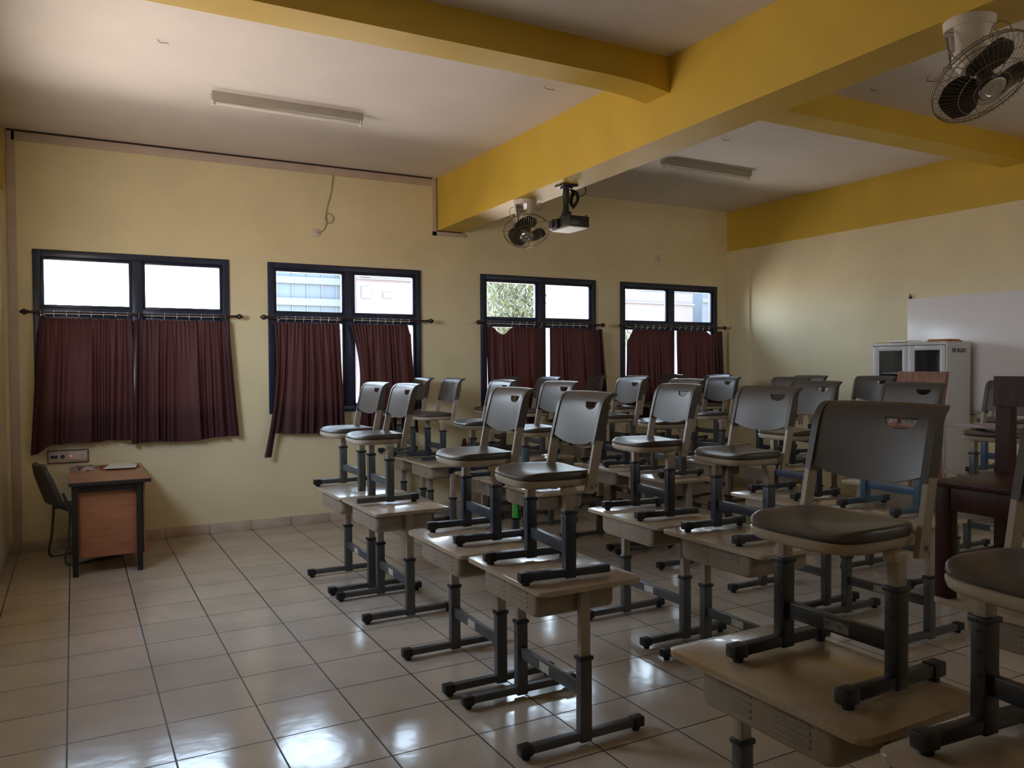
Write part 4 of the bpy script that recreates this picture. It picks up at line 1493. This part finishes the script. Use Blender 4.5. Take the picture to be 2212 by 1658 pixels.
def building(label, x0, x1, y0, y1, h, m, bands=(), bm_mat=None, wins=(), wm=None, roof=None):
    t = thing('building', label, 'building', (x0, y0, 0), 0, 'buildings across the yard')
    bm = nb(); box(bm, 0, x1 - x0, 0, y1 - y0, 0, h)
    obj('walls', bm, m, t, flat=True)
    for z0, z1 in bands:
        bm = nb(); box(bm, -0.05, x1 - x0 + 0.05, -0.12, 0.0, z0, z1)
        obj('facade_band', bm, bm_mat, t, flat=True)
    for (a, b, z0, z1) in wins:
        bm = nb(); box(bm, a - x0, b - x0, -0.05, 0.02, z0, z1)
        obj('window', bm, wm or m_darkw, t, flat=True)
    if roof:
        bm = nb(); slab8(bm, [tuple(Vector(p) - Vector((x0, y0, 0))) for p in roof])
        obj('roof', bm, bm_mat or m, t, flat=True)
    return t
building('pale blue office block with white bands seen through the second window', 7.0, 10.7, 30, 40, 9.5, m_fac, [(4.20, 4.50), (5.10, 5.38), (6.1, 6.4), (3.2, 3.5)], m_band,
         [(7.2 + 0.62 * k, 7.24 + 0.62 * k, 3.0, 9.0) for k in range(6)], m_band)
building('pinkish-white block with small windows next to the blue office block', 10.9, 15.5, 29, 38, 8.0, m_pinkb, [(5.3, 5.34)], m_darkw,
         [(11.1, 11.5, 4.5, 5.0), (12.05, 12.5, 4.55, 4.8), (11.1, 11.5, 5.4, 5.8)], m_darkw)
building('low white building with a sloping roof edge beyond the tree', 17.5, 25.0, 30, 40, 6.4, m_pinkb, [], m_blueb,
         [(19.6, 20.1, 3.9, 5.0)], m_darkw)
building('big pale block seen through the third window', 25.6, 31.0, 31, 42, 5.6, m_pinkb, [(4.95, 5.02)], m_darkw, [(26.0, 26.15, 3.0, 5.0)], m_darkw)
building('pale blue building with a stepped front seen through the last window', 33.5, 44.5, 33, 44, 6.6, m_blueb, [(5.35, 5.6)], m_band,
         [(34.0, 38.2, 3.4, 4.75)], m_fac)

def tree(name, label, x, y, z0, h, rad, n, seedv, cat='tree', droop=0.0):
    rnd = random.Random(seedv)
    t = thing(name, label, cat, (x, y, 0))
    bm = nb()
    tube(bm, [(0, 0, 0), (0.1, 0.05, z0 * 0.6), (0.0, 0.1, z0 + h * 0.4)], 0.13 if cat == 'tree' else 0.03, 8)
    for k in range(6):
        a = 2 * PI * k / 6
        tube(bm, [(0, 0, z0 * 0.9), (rad * 0.5 * math.cos(a), rad * 0.5 * math.sin(a), z0 + h * 0.5)], 0.04 if cat == 'tree' else 0.015, 5)
    obj('trunk', bm, m_bark, t)
    bm = nb()
    for k in range(n):
        a, b = rnd.uniform(0, 2 * PI), rnd.random() ** 0.5
        zz = rnd.random()
        prof = math.sqrt(max(0.05, 1 - (2 * zz - 1) ** 2))
        p = Vector((rad * b * prof * math.cos(a), rad * b * prof * math.sin(a), z0 + h * zz))
        s = rnd.uniform(0.07, 0.15)
        d = Vector((rnd.uniform(-1, 1), rnd.uniform(-1, 1), rnd.uniform(-1, 0.3) - droop)).normalized()
        u, v = frame_to(d)
        q = [p - u * s * 0.3, p + d * s * 0.7 - u * s * 0.35 + v * 0.02, p + d * s * 1.6, p + d * s * 0.7 + u * s * 0.35 + v * 0.02]
        bm.faces.new([bm.verts.new(w) for w in q])
    obj('crown', bm, m_leaf, t)
    return t
tree('tree', 'yellow-green drooping tree seen through the third window', 14.6, 22.0, 2.4, 3.6, 1.15, 4200, 11, 'tree', 0.9)
tree('shrub', 'shrub before the big pale block outside the third window', 21.6, 26.0, 2.4, 1.3, 1.4, 1500, 12, 'shrub')
tree('shrub', 'shrub before the pale blue building outside the last window', 32.0, 29.0, 2.2, 2.1, 1.6, 1800, 13, 'shrub')

for o in bpy.data.objects:
    if 'slot' in o.keys():
        del o['slot']
